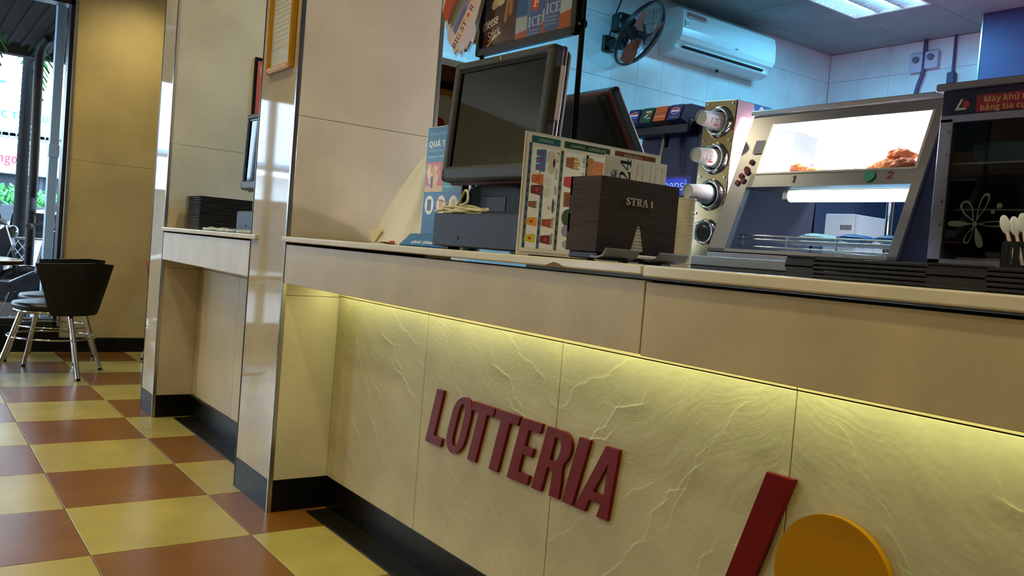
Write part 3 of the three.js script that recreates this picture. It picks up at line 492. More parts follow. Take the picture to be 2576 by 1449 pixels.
{ // two-picture board on poles
  const t = thing('poster_stand', 'black framed board with two food pictures held up on thin black poles', 'sign', [0.845, CT + 0.012, -0.392], 0.02);
  part('pole', rod([-0.228, -0.012, -0.008], [-0.254, 1.25, -0.008], 0.0085), M.glossBlack, t); part('pole', rod([0.262, -0.012, -0.008], [0.256, 1.25, -0.008], 0.0085), M.glossBlack, t);
  part('foot', [rod([-0.228, -0.012, -0.008], [-0.228, -0.002, -0.008], 0.03), rod([0.262, -0.012, -0.008], [0.262, -0.002, -0.008], 0.03)], M.glossBlack, t);
  part('frame', [bx(-0.252, 0.252, 0.632, 0.655, -0.012, 0.014, 0.003), bx(-0.252, -0.232, 0.632, 1.16, -0.012, 0.014, 0.003), bx(0.228, 0.252, 0.632, 1.16, -0.012, 0.014, 0.003), bx(-0.252, 0.252, 1.14, 1.16, -0.012, 0.014, 0.003), bx(-0.24, 0.24, 0.64, 1.15, -0.01, 0.004)], std(0x17130f, 0.3), t);
  const p = sheet(0.462, 0.49); p.translate(-0.002, 0.898, 0.0046); part('picture', p, printMat(T.board, 0.08), t);
  part('clip', [bx(-0.268, -0.235, 0.675, 0.715, -0.014, 0.02, 0.006)], std(0x9d988e, 0.3, { metalness: 0.8 }), t); part('knob', [rod([0.252, 0.66, -0.006], [0.266, 0.66, -0.006], 0.014)], M.glossBlack, t);
}
{ // burger-shaped hanging sign
  const o = [[-0.11, 0.2], [-0.115, 0.06], [-0.095, 0.02], [-0.075, -0.02], [-0.07, -0.05], [-0.045, -0.07], [-0.02, -0.105], [0.0, -0.09], [0.012, -0.11], [0.035, -0.088], [0.05, -0.1], [0.068, -0.075], [0.09, -0.08], [0.098, -0.045], [0.088, -0.02], [0.1, 0.01], [0.112, 0.05], [0.115, 0.2], [0.08, 0.25], [-0.07, 0.25]];
  const t = thing('hanging_sign', 'cut-out burger sign lettered BIG ST R hanging left of the framed board', 'sign', [0.528, 1.79, -0.352], 0.05);
  const g = poly(o, 0.006, 0.001), uv = g.attributes.uv, p = g.attributes.position; for (let i = 0; i < p.count; i++) uv.setXY(i, (p.getX(i) + 0.13) / 0.26, (p.getY(i) + 0.115) / 0.26);
  part('printed_board', g, printMat(T.star, 0.15), t);
  part('rim', poly(o.map(([x, y]) => [x * 1.07, y * 1.07 - 0.004]), 0.002).translate(0, 0, -0.003), new THREE.MeshPhysicalMaterial({ color: 0xeef2f4, roughness: 0.08, transmission: 0.85, thickness: 0, ior: 1.49 }), t);
  for (const [x, y] of [[0.09, -0.075], [0.04, -0.098]]) part('stud', [rod([x, y, 0.0], [x, y, 0.012], 0.008)], M.chrome, t);
  part('wire', [rod([-0.06, 0.24, 0.003], [-0.06, 1.255, 0.003], 0.0012), rod([0.07, 0.24, 0.003], [0.07, 1.255, 0.003], 0.0012)], M.steel, t);
}
{ // low stack of dark trays
  const trayMat = std(0x1c1715, 0.42);
  const tray = (parent) => { // a shallow tray whose skirt leaves long slots to the next one; solid at the corners and at the middle lug
    part('base', bx(-0.235, 0.235, 0, 0.003, -0.16, 0.16, 0.002), trayMat, parent);
    part('rim', [bx(-0.255, 0.255, 0.001, 0.0052, 0.165, 0.178, 0.0006), bx(-0.255, 0.255, 0.001, 0.0052, -0.178, -0.165, 0.0006), bx(-0.255, -0.242, 0.001, 0.0052, -0.178, 0.178, 0.0006), bx(0.242, 0.255, 0.001, 0.0052, -0.178, 0.178, 0.0006), bx(-0.245, 0.245, 0.0, 0.0045, -0.17, 0.17)], trayMat, parent);
    for (const z of [0.16, -0.178]) part('handle_lug', bx(-0.01, 0.075, -0.0002, 0.0068, z, z + 0.018), trayMat, parent);
    for (const x of [-0.255, 0.2]) for (const z of [0.15, -0.178]) part('corner', bx(x, x + 0.055, -0.0002, 0.0066, z, z + 0.028), trayMat, parent);
  };
  const names = ['lowest tray of the low dark stack at the right', 'second tray from the bottom of the low dark stack at the right', 'middle tray of the low dark stack at the right', 'fourth tray from the bottom of the low dark stack', 'topmost tray of the low dark stack at the right'];
  const t0 = thing('serving_tray', names[0], 'tray', [2.385, CT, -0.225], -0.02, 'dark trays at the right end of the counter'); tray(t0);
  for (let i = 1; i < 5; i++) copy(t0, [2.385 + rr(-0.003, 0.003), CT + 0.0071 * i, -0.225 + rr(-0.001, 0.001)], -0.02, names[i]);
  // tall stack on the far counter
  const farMat = std(0x231a16, 0.4), ft = (parent) => {
    part('base', bx(-0.125, 0.125, 0, 0.003, -0.195, 0.195, 0.002), farMat, parent);
    part('rim', [bx(-0.135, 0.135, 0.003, 0.0062, 0.19, 0.205, 0.0012), bx(-0.135, 0.135, 0.003, 0.0062, -0.205, -0.19, 0.0012), bx(-0.135, -0.122, 0.003, 0.0062, -0.205, 0.205, 0.0012), bx(0.122, 0.135, 0.003, 0.0062, -0.205, 0.205, 0.0012)], farMat, parent);
  };
  const f0 = thing('stacked_tray', 'lowest tray of the tall stack on the far counter', 'tray', [-1.585, CY - 0.0015, -0.295], 0, 'tall tray stack on the far counter'); ft(f0);
  const ord = ['second', 'third', 'fourth', 'fifth', 'sixth', 'seventh', 'eighth', 'ninth', 'tenth', 'eleventh', 'twelfth', 'thirteenth', 'fourteenth', 'fifteenth', 'sixteenth', 'seventeenth', 'eighteenth', 'nineteenth', 'twentieth'];
  for (let i = 1; i < 20; i++) copy(f0, [-1.585 + rr(-0.002, 0.002), CY - 0.0015 + 0.0088 * i, -0.295 + rr(-0.002, 0.002)], 0, i === 19 ? 'topmost tray of the tall stack on the far counter' : ord[i - 1] + ' tray from the bottom of the tall stack on the far counter');
}
{ // black basket of spoons
  const t = thing('cutlery_basket', 'black slotted basket with white spoons at the right edge', 'basket', [2.385, CT, -0.505], 0);
  const b = std(0x0d0d0f, 0.35), w = 0.082, hh = 0.088;
  for (let i = 0; i < 9; i++) { const x = -w + i * (2 * w / 8); for (const z of [-w, w]) { part('slat', bx(x - 0.0045, x + 0.0045, 0.004, hh, z - 0.002, z + 0.002), b, t); if (i && i < 8) part('slat', bx(z - 0.002, z + 0.002, 0.004, hh, x - 0.0045, x + 0.0045), b, t); } }
  for (const y of [0.0, 0.043, 0.084]) part('band', [bx(-w - 0.003, w + 0.003, y, y + 0.008, w - 0.002, w + 0.003), bx(-w - 0.003, w + 0.003, y, y + 0.008, -w - 0.003, -w + 0.002), bx(w - 0.002, w + 0.003, y, y + 0.008, -w, w), bx(-w - 0.003, -w + 0.002, y, y + 0.008, -w, w)], b, t); part('bottom', bx(-w, w, 0, 0.004, -w, w), b, t);
  const bowl = new THREE.SphereGeometry(0.0105, 16, 12); bowl.scale(0.85, 1.7, 0.35); bowl.translate(0, 0.124, 0);
  const s0 = thing('plastic_spoon', 'leftmost white spoon in the black basket, leaning left', 'spoon', [2.328, CT + 0.006, -0.45], 0, 'white spoons in the basket');
  part('bowl', bowl, M.white, s0); part('handle', rod([0, 0.0, 0], [0, 0.11, 0], 0.0028), std(0xf2d6cc, 0.4), s0); s0.rotation.z = 0.33;
  const spots = [[2.334, -0.458, 0.27, 'second white spoon from the left in the black basket'], [2.342, -0.45, 0.2, 'third white spoon from the left in the black basket'], [2.41, -0.46, -0.1, 'rightmost white spoon in the black basket'], [2.37, -0.53, 0.05, 'white spoon at the back of the black basket']];
  for (const [x, z, rz, l] of spots) { const c = copy(s0, [x, CT + rr(-0.004, 0.006) + 0.002, z], 0, l); c.rotation.z = rz; }
}
{ // lid stack behind the straw box
  const t = thing('lid_stack', 'tall stack of pale paper lids behind the dark straw box', 'lids', [1.378, CT, -0.6]);
  for (let i = 0; i < 36; i++) part('lid', lathe([[0, 0.0], [0.0262, 0.0], [0.0268, 0.001], [0.0268, 0.0042], [0.0262, 0.005], [0, 0.005]], 28).translate(rr(-0.0006, 0.0006), 0.0008 + 0.0053 * i, rr(-0.0006, 0.0006)), std(0xd9cfb6, 0.6), t);
}
const strawFont = await new FontLoader().loadAsync('fonts/droid/droid_serif_bold.typeface.json');
{ // raised lettering of the straw box: S T R A and the broken stroke of a last letter
  const font = strawFont;
  const { t, w } = strawLetters;
  const put = (s, z) => { const g = new TextGeometry(s, { font, size: 0.017, depth: 0.002, curveSegments: 4 }); g.rotateY(Math.PI / 2); g.translate(0.0522, 0.131, z); part('letter', g, w, t); };
  put('S', 0.045); put('T', 0.030); put('R', 0.013); put('A', -0.006);
  part('letter', poly([[0, 0], [0.004, 0], [0.0015, 0.016], [-0.002, 0.016]], 0.002).rotateY(Math.PI / 2).translate(0.0522, 0.131, -0.035), w, t);
}
// ---------- kitchen ----------
const KX = -1.7;
{ // air conditioner on the left wall
  const t = thing('air_conditioner', 'white wall-mounted split air conditioner high on the tiled wall', 'air conditioner', [KX, 2.625, -4.0]);
  const body = std(0xe9eeee, 0.16), L = 1.09;
  // profile in (out of the wall, up)
  const pr = [[0, 0], [0.1, -0.005], [0.165, 0.022], [0.175, 0.03], [0.15, 0.052], [0.185, 0.075], [0.205, 0.085], [0.222, 0.12], [0.226, 0.17], [0.222, 0.25], [0.205, 0.31], [0.17, 0.335], [0, 0.335]];
  const g = poly(pr.map(([a, b]) => [a, b]), L - 0.01, 0.004); g.translate(0, 0, -(L - 0.01) / 2);
  part('case', g, body, t);
  const flap = poly([[0.1, -0.004], [0.163, 0.018], [0.172, 0.024], [0.17, 0.03], [0.158, 0.026], [0.098, 0.004]], 0.93).translate(0.004, 0.03, -0.465);
  part('outlet', [bx(0, 0.082, 0, 0.004, -0.47, 0.47).rotateZ(0.68).translate(0.112, 0.004, 0)], std(0x2a2220, 0.7), t);
  part('flap', [bx(0, 0.03, 0, 0.006, -0.465, 0.465, 0.003).rotateZ(-0.2).translate(0.165, 0.06, 0)], body, t);
  part('groove', [bx(0, 0.004, 0, 0.004, -0.47, 0.47).translate(0.181, 0.074, 0)], M.blackMatte, t);
  const lab = (name, w, h, x, y, z, mat, rz = 0) => { const s = sheet(w, h); s.rotateY(Math.PI / 2); s.rotateZ(rz); s.translate(x, y, z); return part(name, s, mat, t); };
  T.acRed = canvasTex(256, 64, (c, w, h) => { c.fillStyle = '#d9c9cb'; c.fillRect(0, 0, w, h); c.fillStyle = '#a8505c'; c.fillRect(0, 0, w, 40); for (let i = 0; i < 22; i++) { c.fillStyle = '#e6d6d8'; c.fillRect(8 + i * 11, 10 + rr(0, 6), 7, 10); c.fillStyle = '#666'; c.fillRect(60 + i * 8, 48, 5, 6); } });
  lab('label', 0.20, 0.042, 0.2225, 0.272, 0.395, printMat(T.acRed, 0.3), 0.33).userData.label = 'red and white label';
  lab('label', 0.04, 0.055, 0.229, 0.205, 0.5, printMat(canvasTex(64, 96, (c, w, h) => { c.fillStyle = '#3f9a5c'; c.fillRect(0, 0, w, h); c.fillStyle = '#dcefe4'; c.fillRect(0, 0, w, 22); c.fillRect(8, 78, 48, 14); }), 0.3)).userData.label = 'green energy label';
  part('logo', [bx(0.226, 0.2275, 0.128, 0.134, -0.09, -0.05)], std(0x8c979c, 0.4), t);
  part('indicator', [rod([0.224, 0.135, -0.07], [0.2285, 0.135, -0.07], 0.004)], M.black, t);
  part('pipe_stub', [rod([0.04, -0.02, -0.07], [0.04, 0.002, -0.07], 0.012)], M.blackMatte, t);
}
{ // wall fan
  const t = thing('wall_fan', 'dark wall-mounted fan with orange blades left of the air conditioner', 'fan', [KX, 2.6, -2.93]);
  const dk = std(0x101614, 0.3), F = new THREE.Group(); F.name = 'fan_head';
  part('bracket', [bx(0, 0.03, -0.06, 0.05, -0.06, 0.05, 0.008), rod([0.02, -0.01, 0], [0.16, -0.03, -0.03], 0.035, 0.04), rod([0.14, -0.035, -0.03], [0.16, 0.06, -0.035], 0.03, 0.035)], dk, t);
  part('motor_box', [bx(0.05, 0.16, 0.06, 0.2, -0.12, 0.03, 0.03)], std(0x0f231d, 0.35), t);
  F.position.set(0.25, 0.045, -0.085); F.quaternion.setFromUnitVectors(new THREE.Vector3(0, 0, 1), new THREE.Vector3(0.745, -0.566, -0.353).normalize()); t.add(F);
  part('motor', [rod([0, 0, -0.17], [0, 0, -0.03], 0.055, 0.07, 24), rod([0, 0, -0.03], [0, 0, 0.0], 0.075, 0.06, 24)], dk, F);
  const wires = [], R = 0.245, prof = [[0.03, 0.075], [0.09, 0.073], [0.16, 0.062], [0.215, 0.04], [R, 0.0]];
  const ring = (r, z, w) => new THREE.TorusGeometry(r, w, 5, 56).translate(0, 0, z);
  const zAt = (r) => { for (let i = 0; i + 1 < prof.length; i++) if (r <= prof[i + 1][0]) { const k = (r - prof[i][0]) / (prof[i + 1][0] - prof[i][0]); return prof[i][1] + k * (prof[i + 1][1] - prof[i][1]); } return 0; };
  for (let r = 0.06; r < R - 0.005; r += 0.0135) wires.push(ring(r, zAt(r), 0.0011));
  for (let i = 0; i < 10; i++) { const a = i * Math.PI / 5, c = Math.cos(a), s = Math.sin(a); wires.push(tube(prof.map(([r, z]) => [r * c, r * s, z]), 0.0013, 12, 5)); }
  for (let r = 0.08; r < R; r += 0.0165) wires.push(ring(r, -zAt(r) * 0.95, 0.0011));
  for (let i = 0; i < 10; i++) { const a = i * Math.PI / 5 + 0.3, c = Math.cos(a), s = Math.sin(a); wires.push(tube(prof.map(([r, z]) => [r * c, r * s, -z * 0.95]), 0.0013, 12, 5)); }
  part('cage_wires', wires, std(0x3a4144, 0.3, { metalness: 0.6 }), F).userData.kind = 'stuff';
  part('cage_rim', [ring(R, 0.004, 0.008), ring(R, -0.006, 0.008)], dk, F);
  part('cage_cap', [rod([0, 0, 0.07], [0, 0, 0.08], 0.045, 0.04, 32)], dk, F);
  part('hub', [rod([0, 0, -0.01], [0, 0, 0.045], 0.04, 0.03, 24)], std(0x1b1512, 0.25), F);
  const bl = std(0xb4502a, 0.3);
  for (let i = 0; i < 3; i++) {
    const g = new THREE.PlaneGeometry(1, 1, 16, 10), p = g.attributes.position;
    for (let k = 0; k < p.count; k++) { const u = p.getX(k) + 0.5, v = p.getY(k); const r = 0.035 + 0.185 * u, wd = (0.55 + 0.9 * Math.sin(Math.min(1, u * 1.15) * 2.6)) * 0.62, a = v * wd + 0.35 * u; p.setXYZ(k, r * Math.cos(a), r * Math.sin(a), 0.018 + v * 0.05 * (1 - 0.3 * u)); }
    g.computeVertexNormals(); g.rotateZ(i * 2.0944 + 3.6); part('blade', g, bl, F);
  }
  one('fan_cord', tube([[KX + 0.012, 3.05, -3.06], [KX + 0.02, 2.93, -3.02], [KX + 0.02, 2.8, -2.97], [KX + 0.035, 2.68, -2.93], [KX + 0.03, 2.6, -2.9], [KX + 0.05, 2.56, -2.9]], 0.005, 32, 6), M.blackMatte, 'thin black cord hanging from the ceiling to the wall fan', 'cord');
}
{ // electrical things on the back wall
  const Z = -5.6, t = thing('outlet_box', 'double switch box with round knobs on the tiled back wall', 'switch box', [-0.8, 2.86, Z]);
  part('box', [bx(-0.115, -0.01, -0.075, 0.075, 0, 0.05, 0.006)], std(0xb9b0c0, 0.5), t); part('box', [bx(0.012, 0.12, -0.055, 0.085, 0, 0.05, 0.006)], std(0xb9b0c0, 0.5), t);
  part('knob', rod([-0.06, 0.025, 0.05], [-0.06, 0.025, 0.07], 0.028, 0.025, 20), std(0x6a6078, 0.4), t); part('knob', rod([0.062, 0.035, 0.05], [0.062, 0.035, 0.07], 0.028, 0.025, 20), std(0x6a6078, 0.4), t);
  one('conduit', tube([[-0.8, 3.05, Z + 0.03], [-0.8, 2.95, Z + 0.03], [-0.8, 2.78, Z + 0.035], [-0.845, 2.62, Z + 0.03], [-0.87, 2.3, Z + 0.03]], 0.017, 24, 8), std(0x4a4068, 0.5), 'dark cable running down between the two switch boxes', 'cable');
  const s = thing('wall_pipe', 'thin dark pipe with a tap on the back wall, right of the switch boxes', 'pipe', [-0.56, 2.0, Z]);
  part('pipe', rod([0, 0, 0.025], [0, 1.05, 0.025], 0.011), std(0x4a4262, 0.5), s); part('tap', [bx(-0.03, 0.03, 0.66, 0.75, 0.005, 0.06, 0.01), rod([0, 0.56, 0.03], [0, 0.68, 0.03], 0.022)], std(0x3d3656, 0.5), s);
}
{ // extractor duct at the right
  const t = thing('extractor_duct', 'tall violet-grey steel duct casing reaching the ceiling at the right', 'duct', [0.35, 1.95, -5.38]);
  part('casing', bx(-0.51, 0.6, 0, 1.098, -0.2, 0.215, 0.004), std(0x3a3462, 0.5, { metalness: 0.2 }), t); part('edge', bx(-0.513, -0.5, 0, 1.098, 0.2, 0.219, 0.002), M.steel, t);
}
{ // back work table carrying the machines
  const t = thing('work_table', 'long stainless steel work table carrying the drink and warming machines', 'table', [0, 0, 0]);
  part('top', bx(-0.6, 3.3, 1.045, 1.085, -2.6, -1.54, 0.004), M.steelDull, t); part('apron', [bx(-0.6, 3.3, 0.88, 1.045, -1.58, -1.545, 0.003)], std(0x6f6f70, 0.5, { metalness: 0.7 }), t);
  for (const x of [-0.55, 1.35, 3.25]) for (const z of [-2.55, -1.6]) part('leg', bx(x - 0.02, x + 0.02, 0, 1.045, z - 0.02, z + 0.02), M.steelDull, t);
}
const TT = 1.0855;
{ // soda fountain
  const t = thing('soda_fountain', 'dark blue drink fountain with four lit flavour badges', 'drink dispenser', [0, TT, -1.85]);
  const nv = std(0x141a58, 0.4), dk = std(0x0d1030, 0.4);
  part('body', [bx(-0.24, 0.25, 0, 0.655, -0.55, -0.11, 0.012), bx(0.17, 0.25, 0.0, 0.675, -0.55, -0.08, 0.01)], nv, t);
  part('drip_tray', [bx(-0.22, 0.2, 0.0, 0.06, -0.12, 0.1, 0.006)], dk, t);
  part('head', [bx(-0.215, 0.165, 0.585, 0.66, -0.2, -0.02, 0.012)], dk, t);
  const badge = (c, draw) => canvasTex(128, 192, (g, w, h) => { g.fillStyle = c; g.fillRect(0, 0, w, h); draw(g, w, h); });
  const globe = (g, w, h) => { blob(g, 64, 80, 44, 44, '#e9e9ec'); g.save(); g.beginPath(); g.arc(64, 80, 40, 0, 7); g.clip(); g.fillStyle = '#c22a34'; g.fillRect(10, 30, 110, 42); g.fillStyle = '#24409a'; g.fillRect(10, 92, 110, 40); g.restore(); txt(g, 'pepsi', 64, 160, 24, '#8fa5d8', { style: 'normal' }); };
  const kinds = [badge('#1a2a6a', globe), badge('#0f4a34', (g) => { txt(g, '7', 56, 90, 120, '#e6e6df', { style: 'italic bold' }); blob(g, 88, 80, 18, 18, '#c8402c'); txt(g, 'UP', 92, 140, 30, '#e6e6df'); }), badge('#c85a30', (g) => { txt(g, 'Mirinda', 64, 95, 34, '#2f4a36', { rot: -0.3, style: 'italic bold' }); g.fillStyle = '#e8a070'; g.fillRect(10, 125, 108, 14); }), badge('#1a2a6a', globe)];
  kinds.forEach((k, i) => {
    const x = -0.168 + 0.094 * i, h = new THREE.Group(); h.name = 'badge_head'; h.position.set(x, 0, 0); t.add(h);
    const side = poly([[-0.02, 0.63], [0.035, 0.645], [0.012, 0.715], [-0.03, 0.727], [-0.15, 0.727], [-0.2, 0.69], [-0.2, 0.63]], 0.086, 0.003); side.rotateY(-Math.PI / 2); side.translate(0.043, 0, 0);
    part('housing', side, i === 1 ? std(0x0f3a2c, 0.4) : i === 2 ? std(0x5a2a22, 0.4) : std(0x101748, 0.4), h);
    const s = sheet(0.08, 0.078); s.rotateX(-0.32); s.translate(0, 0.681, 0.0275); part('flavour_badge', s, new THREE.MeshStandardMaterial({ map: k, emissiveMap: k, emissive: 0xffffff, emissiveIntensity: 0.12, roughness: 0.3 }), h);
    part('nozzle', [rod([0, 0.53, -0.04], [0, 0.59, -0.04], 0.016, 0.022)], dk, t);
    part('lever', [rod([-0.004, 0.42, -0.015], [0.004, 0.575, -0.03], 0.009, 0.008)], std(0xe2e4e8, 0.35), t);
  });
  T.pepsi = canvasTex(512, 192, (g, w, h) => { g.fillStyle = '#0c1460'; g.fillRect(0, 0, w, h); g.fillStyle = '#1a34d0'; g.beginPath(); g.roundRect(140, 24, 330, 150, 60); g.fill(); txt(g, 'pepsi', 300, 90, 130, '#a8c4ff', { style: 'normal' }); });
  const s = sheet(0.26, 0.1); s.translate(0.0, 0.345, -0.1085); part('lit_sign', s, new THREE.MeshStandardMaterial({ map: T.pepsi, emissiveMap: T.pepsi, emissive: 0xffffff, emissiveIntensity: 0.55, roughness: 0.3 }), t);
}
{ // cup dispenser tower
  const t = thing('cup_dispenser', 'upright stainless cup dispenser tower with four round chrome openings', 'cup dispenser', [0.43, TT, -1.75]);
  t.rotation.z = -0.04;
  const mirror = std(0xa09070, 0.16, { metalness: 1, roughnessMap: T.brushed });
  part('casing', bx(-0.09, 0.09, 0, 0.69, -0.42, 0.0, 0.003), mirror, t);
  T.side = canvasTex(512, 1024, (g, w, h) => {
    g.fillStyle = '#2f78b4'; g.fillRect(0, 0, w, h); shape(g, [[0, 0], [130, 0], [250, 380], [0, 420]], '#c9a9b4'); shape(g, [[0, 250], [150, 330], [220, 420], [90, 640], [0, 900]], '#f2eef2'); shape(g, [[250, 400], [300, 560], [190, 1024], [0, 1024], [0, 900], [110, 640]], '#2438a0');
    for (let i = 0; i < 26; i++) blob(g, 240 + rr(-60, 60), 130 + rr(-110, 130), rr(16, 38), rr(14, 30), ['#d9cfd2', '#b8a4ae', '#e9dfe0', '#c08a84'][i % 4]); for (let i = 0; i < 18; i++) blob(g, 210 + rr(-80, 80), 300 + rr(-60, 70), rr(14, 34), rr(12, 30), ['#a04a40', '#7c2c28', '#b86a5a'][i % 3]);
    g.strokeStyle = '#e6eaf2'; g.lineWidth = 12; g.beginPath(); g.moveTo(150, 420); g.lineTo(290, 480); g.stroke(); blob(g, 190, 800, 84, 140, '#d8dcea', 0.3); blob(g, 196, 790, 72, 126, '#a8223a', 0.3);
  });
  const s = sheet(0.41, 0.685); s.rotateY(Math.PI / 2); s.translate(0.0912, 0.345, -0.21); part('side_print', s, printMat(T.side, 0.3), t);
  const ringG = lathe([[0.044, -0.03], [0.046, 0.0], [0.05, 0.018], [0.056, 0.024], [0.063, 0.02], [0.068, 0.006], [0.071, 0.0], [0.071, -0.002]], 48).rotateX(Math.PI / 2);
  const ys = [0.595, 0.435, 0.275, 0.11];
  for (let i = 0; i < 4; i++) { const r = part('ring', ringG, M.chrome, t); r.position.set(0.005, ys[i], 0.0); if (i === 3) r.scale.set(0.85, 0.85, 1); const hole = part('opening', rod([0, 0, -0.002], [0, 0, 0.0015], 0.046, 0.046, 32), M.blackMatte, t); hole.position.copy(r.position); for (const dx of [-0.07, 0.07]) { const sc = part('screw', rod([dx, ys[i] + 0.08, 0], [dx, ys[i] + 0.08, 0.004], 0.006), M.chrome, t); } }
  T.cup = canvasTex(512, 128, (g, w, h) => { g.fillStyle = '#f1efea'; g.fillRect(0, 0, w, h); for (const x of [60, 320]) { g.strokeStyle = '#5b5b66'; g.lineWidth = 4; g.strokeRect(x + 26, 34, 46, 52); txt(g, 'ICE', x + 50, 60, 26, '#4c4c58'); g.fillStyle = '#b03a34'; g.fillRect(x, 52, 20, 26); } });
  T.cupBlue = canvasTex(256, 128, (g, w, h) => { g.fillStyle = '#f3f4f2'; g.fillRect(0, 0, w, h); g.fillStyle = '#7cc4dc'; for (let y = 0; y < 10; y++) for (let x = 0; x < 32; x++) { const k = 0.15 + y * 0.09; blob(g, x * 8 + (y % 2) * 4, 128 - y * 8, 3.4 * (1 - y / 12), 3 * (1 - y / 12), '#7cc4dc'); } });
  const cupG = new THREE.CylinderGeometry(0.031, 0.043, 0.13, 36, 1, true); cupG.rotateX(Math.PI / 2);
  const endG = lathe([[0, -0.004], [0.0285, -0.004], [0.029, 0.0005], [0.0312, 0.0005], [0.0312, -0.006]], 36).rotateX(Math.PI / 2);
  const lab = ['white paper cup in the top opening of the cup tower', 'white paper cup with a small red mark in the second opening', 'longest paper cup with a blue pattern in the third opening'];
  const len = [0.12, 0.125, 0.15];
  for (let i = 0; i < 3; i++) {
    const c = thing('paper_cup', lab[i], 'cup', [0.43 + 0.005 + 0.04 * (ys[i] - 0.0), TT + ys[i], -1.75 + len[i]], 0, 'cups in the cup tower');
    part('wall', cupG.clone().translate(0, 0, -0.065), printMat(i === 2 ? T.cupBlue : T.cup, 0.5), c); part('bottom', endG, std(0xe6e0d2, 0.6), c);
  }
  const lid = thing('dome_lid', 'clear plastic dome lid in the lowest opening of the cup tower', 'lid', [0.44, TT + ys[3], -1.75 + 0.02], 0);
  part('dome', lathe([[0.047, 0.0], [0.047, 0.008], [0.043, 0.01], [0.041, 0.035], [0.032, 0.055], [0.022, 0.06]], 36).rotateX(Math.PI / 2), new THREE.MeshPhysicalMaterial({ color: 0xf4f6f8, roughness: 0.05, transmission: 0.92, thickness: 0, ior: 1.5 }), lid);
}
{ // warming cabinet with the slanted glass front
  const x0 = 0.585, x1 = 1.42, t = thing('warming_cabinet', 'stainless warming cabinet with slanted glass front and fried chicken inside', 'food warmer', [0, TT, 0]);
  const y = (k) => 1.11 + 0.587 * k - TT, z = (k) => -1.6 - 0.195 * k; // point on the slanted front
  const S = std(0xa9a6ac, 0.36, { metalness: 0.85, roughnessMap: T.brushed });
  const bar = (u0, u1, k0, k1, d = 0.03) => { // flat bar lying in the slanted front
    const g = new THREE.BoxGeometry(u1 - u0, (k1 - k0) * 0.6185, d); g.translate((u0 + u1) / 2, (k0 + k1) / 2 * 0.6185, -d / 2); const m = new THREE.Matrix4().makeRotationX(-Math.atan2(0.195, 0.587)); g.applyMatrix4(m); g.translate(0, 1.11 - TT, -1.6); return meters(g); };
  part('front_frame', [bar(x0, 0.672, 0, 0.465), bar(x0, 0.70, 0.465, 1), bar(1.385, x1, 0, 1), bar(0.672, 1.385, 0.465, 0.565), bar(0.70, 1.385, 0.925, 1), bar(x0, x1, 0.0, 0.022)], S, t);
  part('glass_bead', [bar(0.698, 0.706, 0.56, 0.93, 0.026).translate(0, 0, 0.005), bar(1.38, 1.39, 0.56, 0.93, 0.026).translate(0, 0, 0.005), bar(0.70, 1.388, 0.558, 0.57, 0.026).translate(0, 0, 0.005)], std(0xe0d8d0, 0.3, { metalness: 0.6 }), t);
  part('top', bx(x0 - 0.01, x1 + 0.005, y(1) - 0.0, y(1) + 0.022, -2.28, z(1) + 0.012, 0.004), std(0xb9b9c0, 0.3, { metalness: 0.9, roughnessMap: T.brushed }), t);
  const sidePts = [[-1.605, 0], [-2.28, 0], [-2.28, y(1)], [z(1) - 0.004, y(1)], [-1.62, y(0)]].map(([a, b]) => [-a, b]);
  part('side_panel', poly(sidePts, 0.011).rotateY(Math.PI / 2).translate(x1 - 0.011, 0, 0), std(0x55506a, 0.45, { metalness: 0.6 }), t);
  part('side_panel', [poly([[1.605, 0], [2.28, 0], [2.28, y(0.5)], [1.70, y(0.5)]], 0.011).rotateY(Math.PI / 2).translate(x0, 0, 0)], std(0x77748a, 0.42, { metalness: 0.7 }), t);
  part('side_window', poly([[1.71, y(0.52)], [2.26, y(0.52)], [2.26, y(0.98)], [1.80, y(0.98)]], 0.0005).rotateY(Math.PI / 2).translate(x0 + 0.006, 0, 0), M.pane, t); part('side_rail', [bx(x0, x0 + 0.012, y(0.96), y(1), -2.28, -1.8), bx(x0, x0 + 0.012, y(0.5), y(1), -2.28, -2.25)], S, t);
  part('back_panel', [bx(x0 + 0.012, x1 - 0.012, 0.36, y(1), -2.28, -2.27)], std(0xf0ece6, 0.5), t);
  part('shelf', [bx(x0 + 0.012, x1 - 0.012, y(0.54), y(0.54) + 0.012, -2.26, -1.715, 0.002)], S, t);
  part('base', [bx(x0, x1, 0, 0.02, -2.28, -1.6, 0.002)], S, t);
  const gl = new THREE.PlaneGeometry(0.69, 0.365 * 0.6185); gl.translate(1.043, 0.745 * 0.6185, -0.018); gl.applyMatrix4(new THREE.Matrix4().makeRotationX(-Math.atan2(0.195, 0.587))); gl.translate(0, 1.11 - TT, -1.6); part('glass', gl, M.pane, t);
  // heat lamp bar and fluorescent tube
  part('heat_lamp', [bx(0.74, 1.2, y(0.88), y(0.88) + 0.05, -2.0, -1.94, 0.02)], new THREE.MeshStandardMaterial({ color: 0xffffff, emissive: new THREE.Color(1, 0.86, 0.84), emissiveIntensity: 7 }), t);
  const hl = new THREE.RectAreaLight(new THREE.Color(1, 0.90, 0.86), HEAT, 0.5, 0.3); hl.name = 'heat_lamp_light'; hl.position.set(0.97, y(0.87), -1.97); hl.rotation.x = -Math.PI / 2; t.add(hl);
  const hb = new THREE.PointLight(new THREE.Color(1, 0.92, 0.90), HEAT * 0.16, 0, 2); hb.name = 'heat_lamp_glow'; hb.position.set(0.98, y(0.74), -1.97); hb.shadow.radius = 3; hb.castShadow = true; t.add(hb);
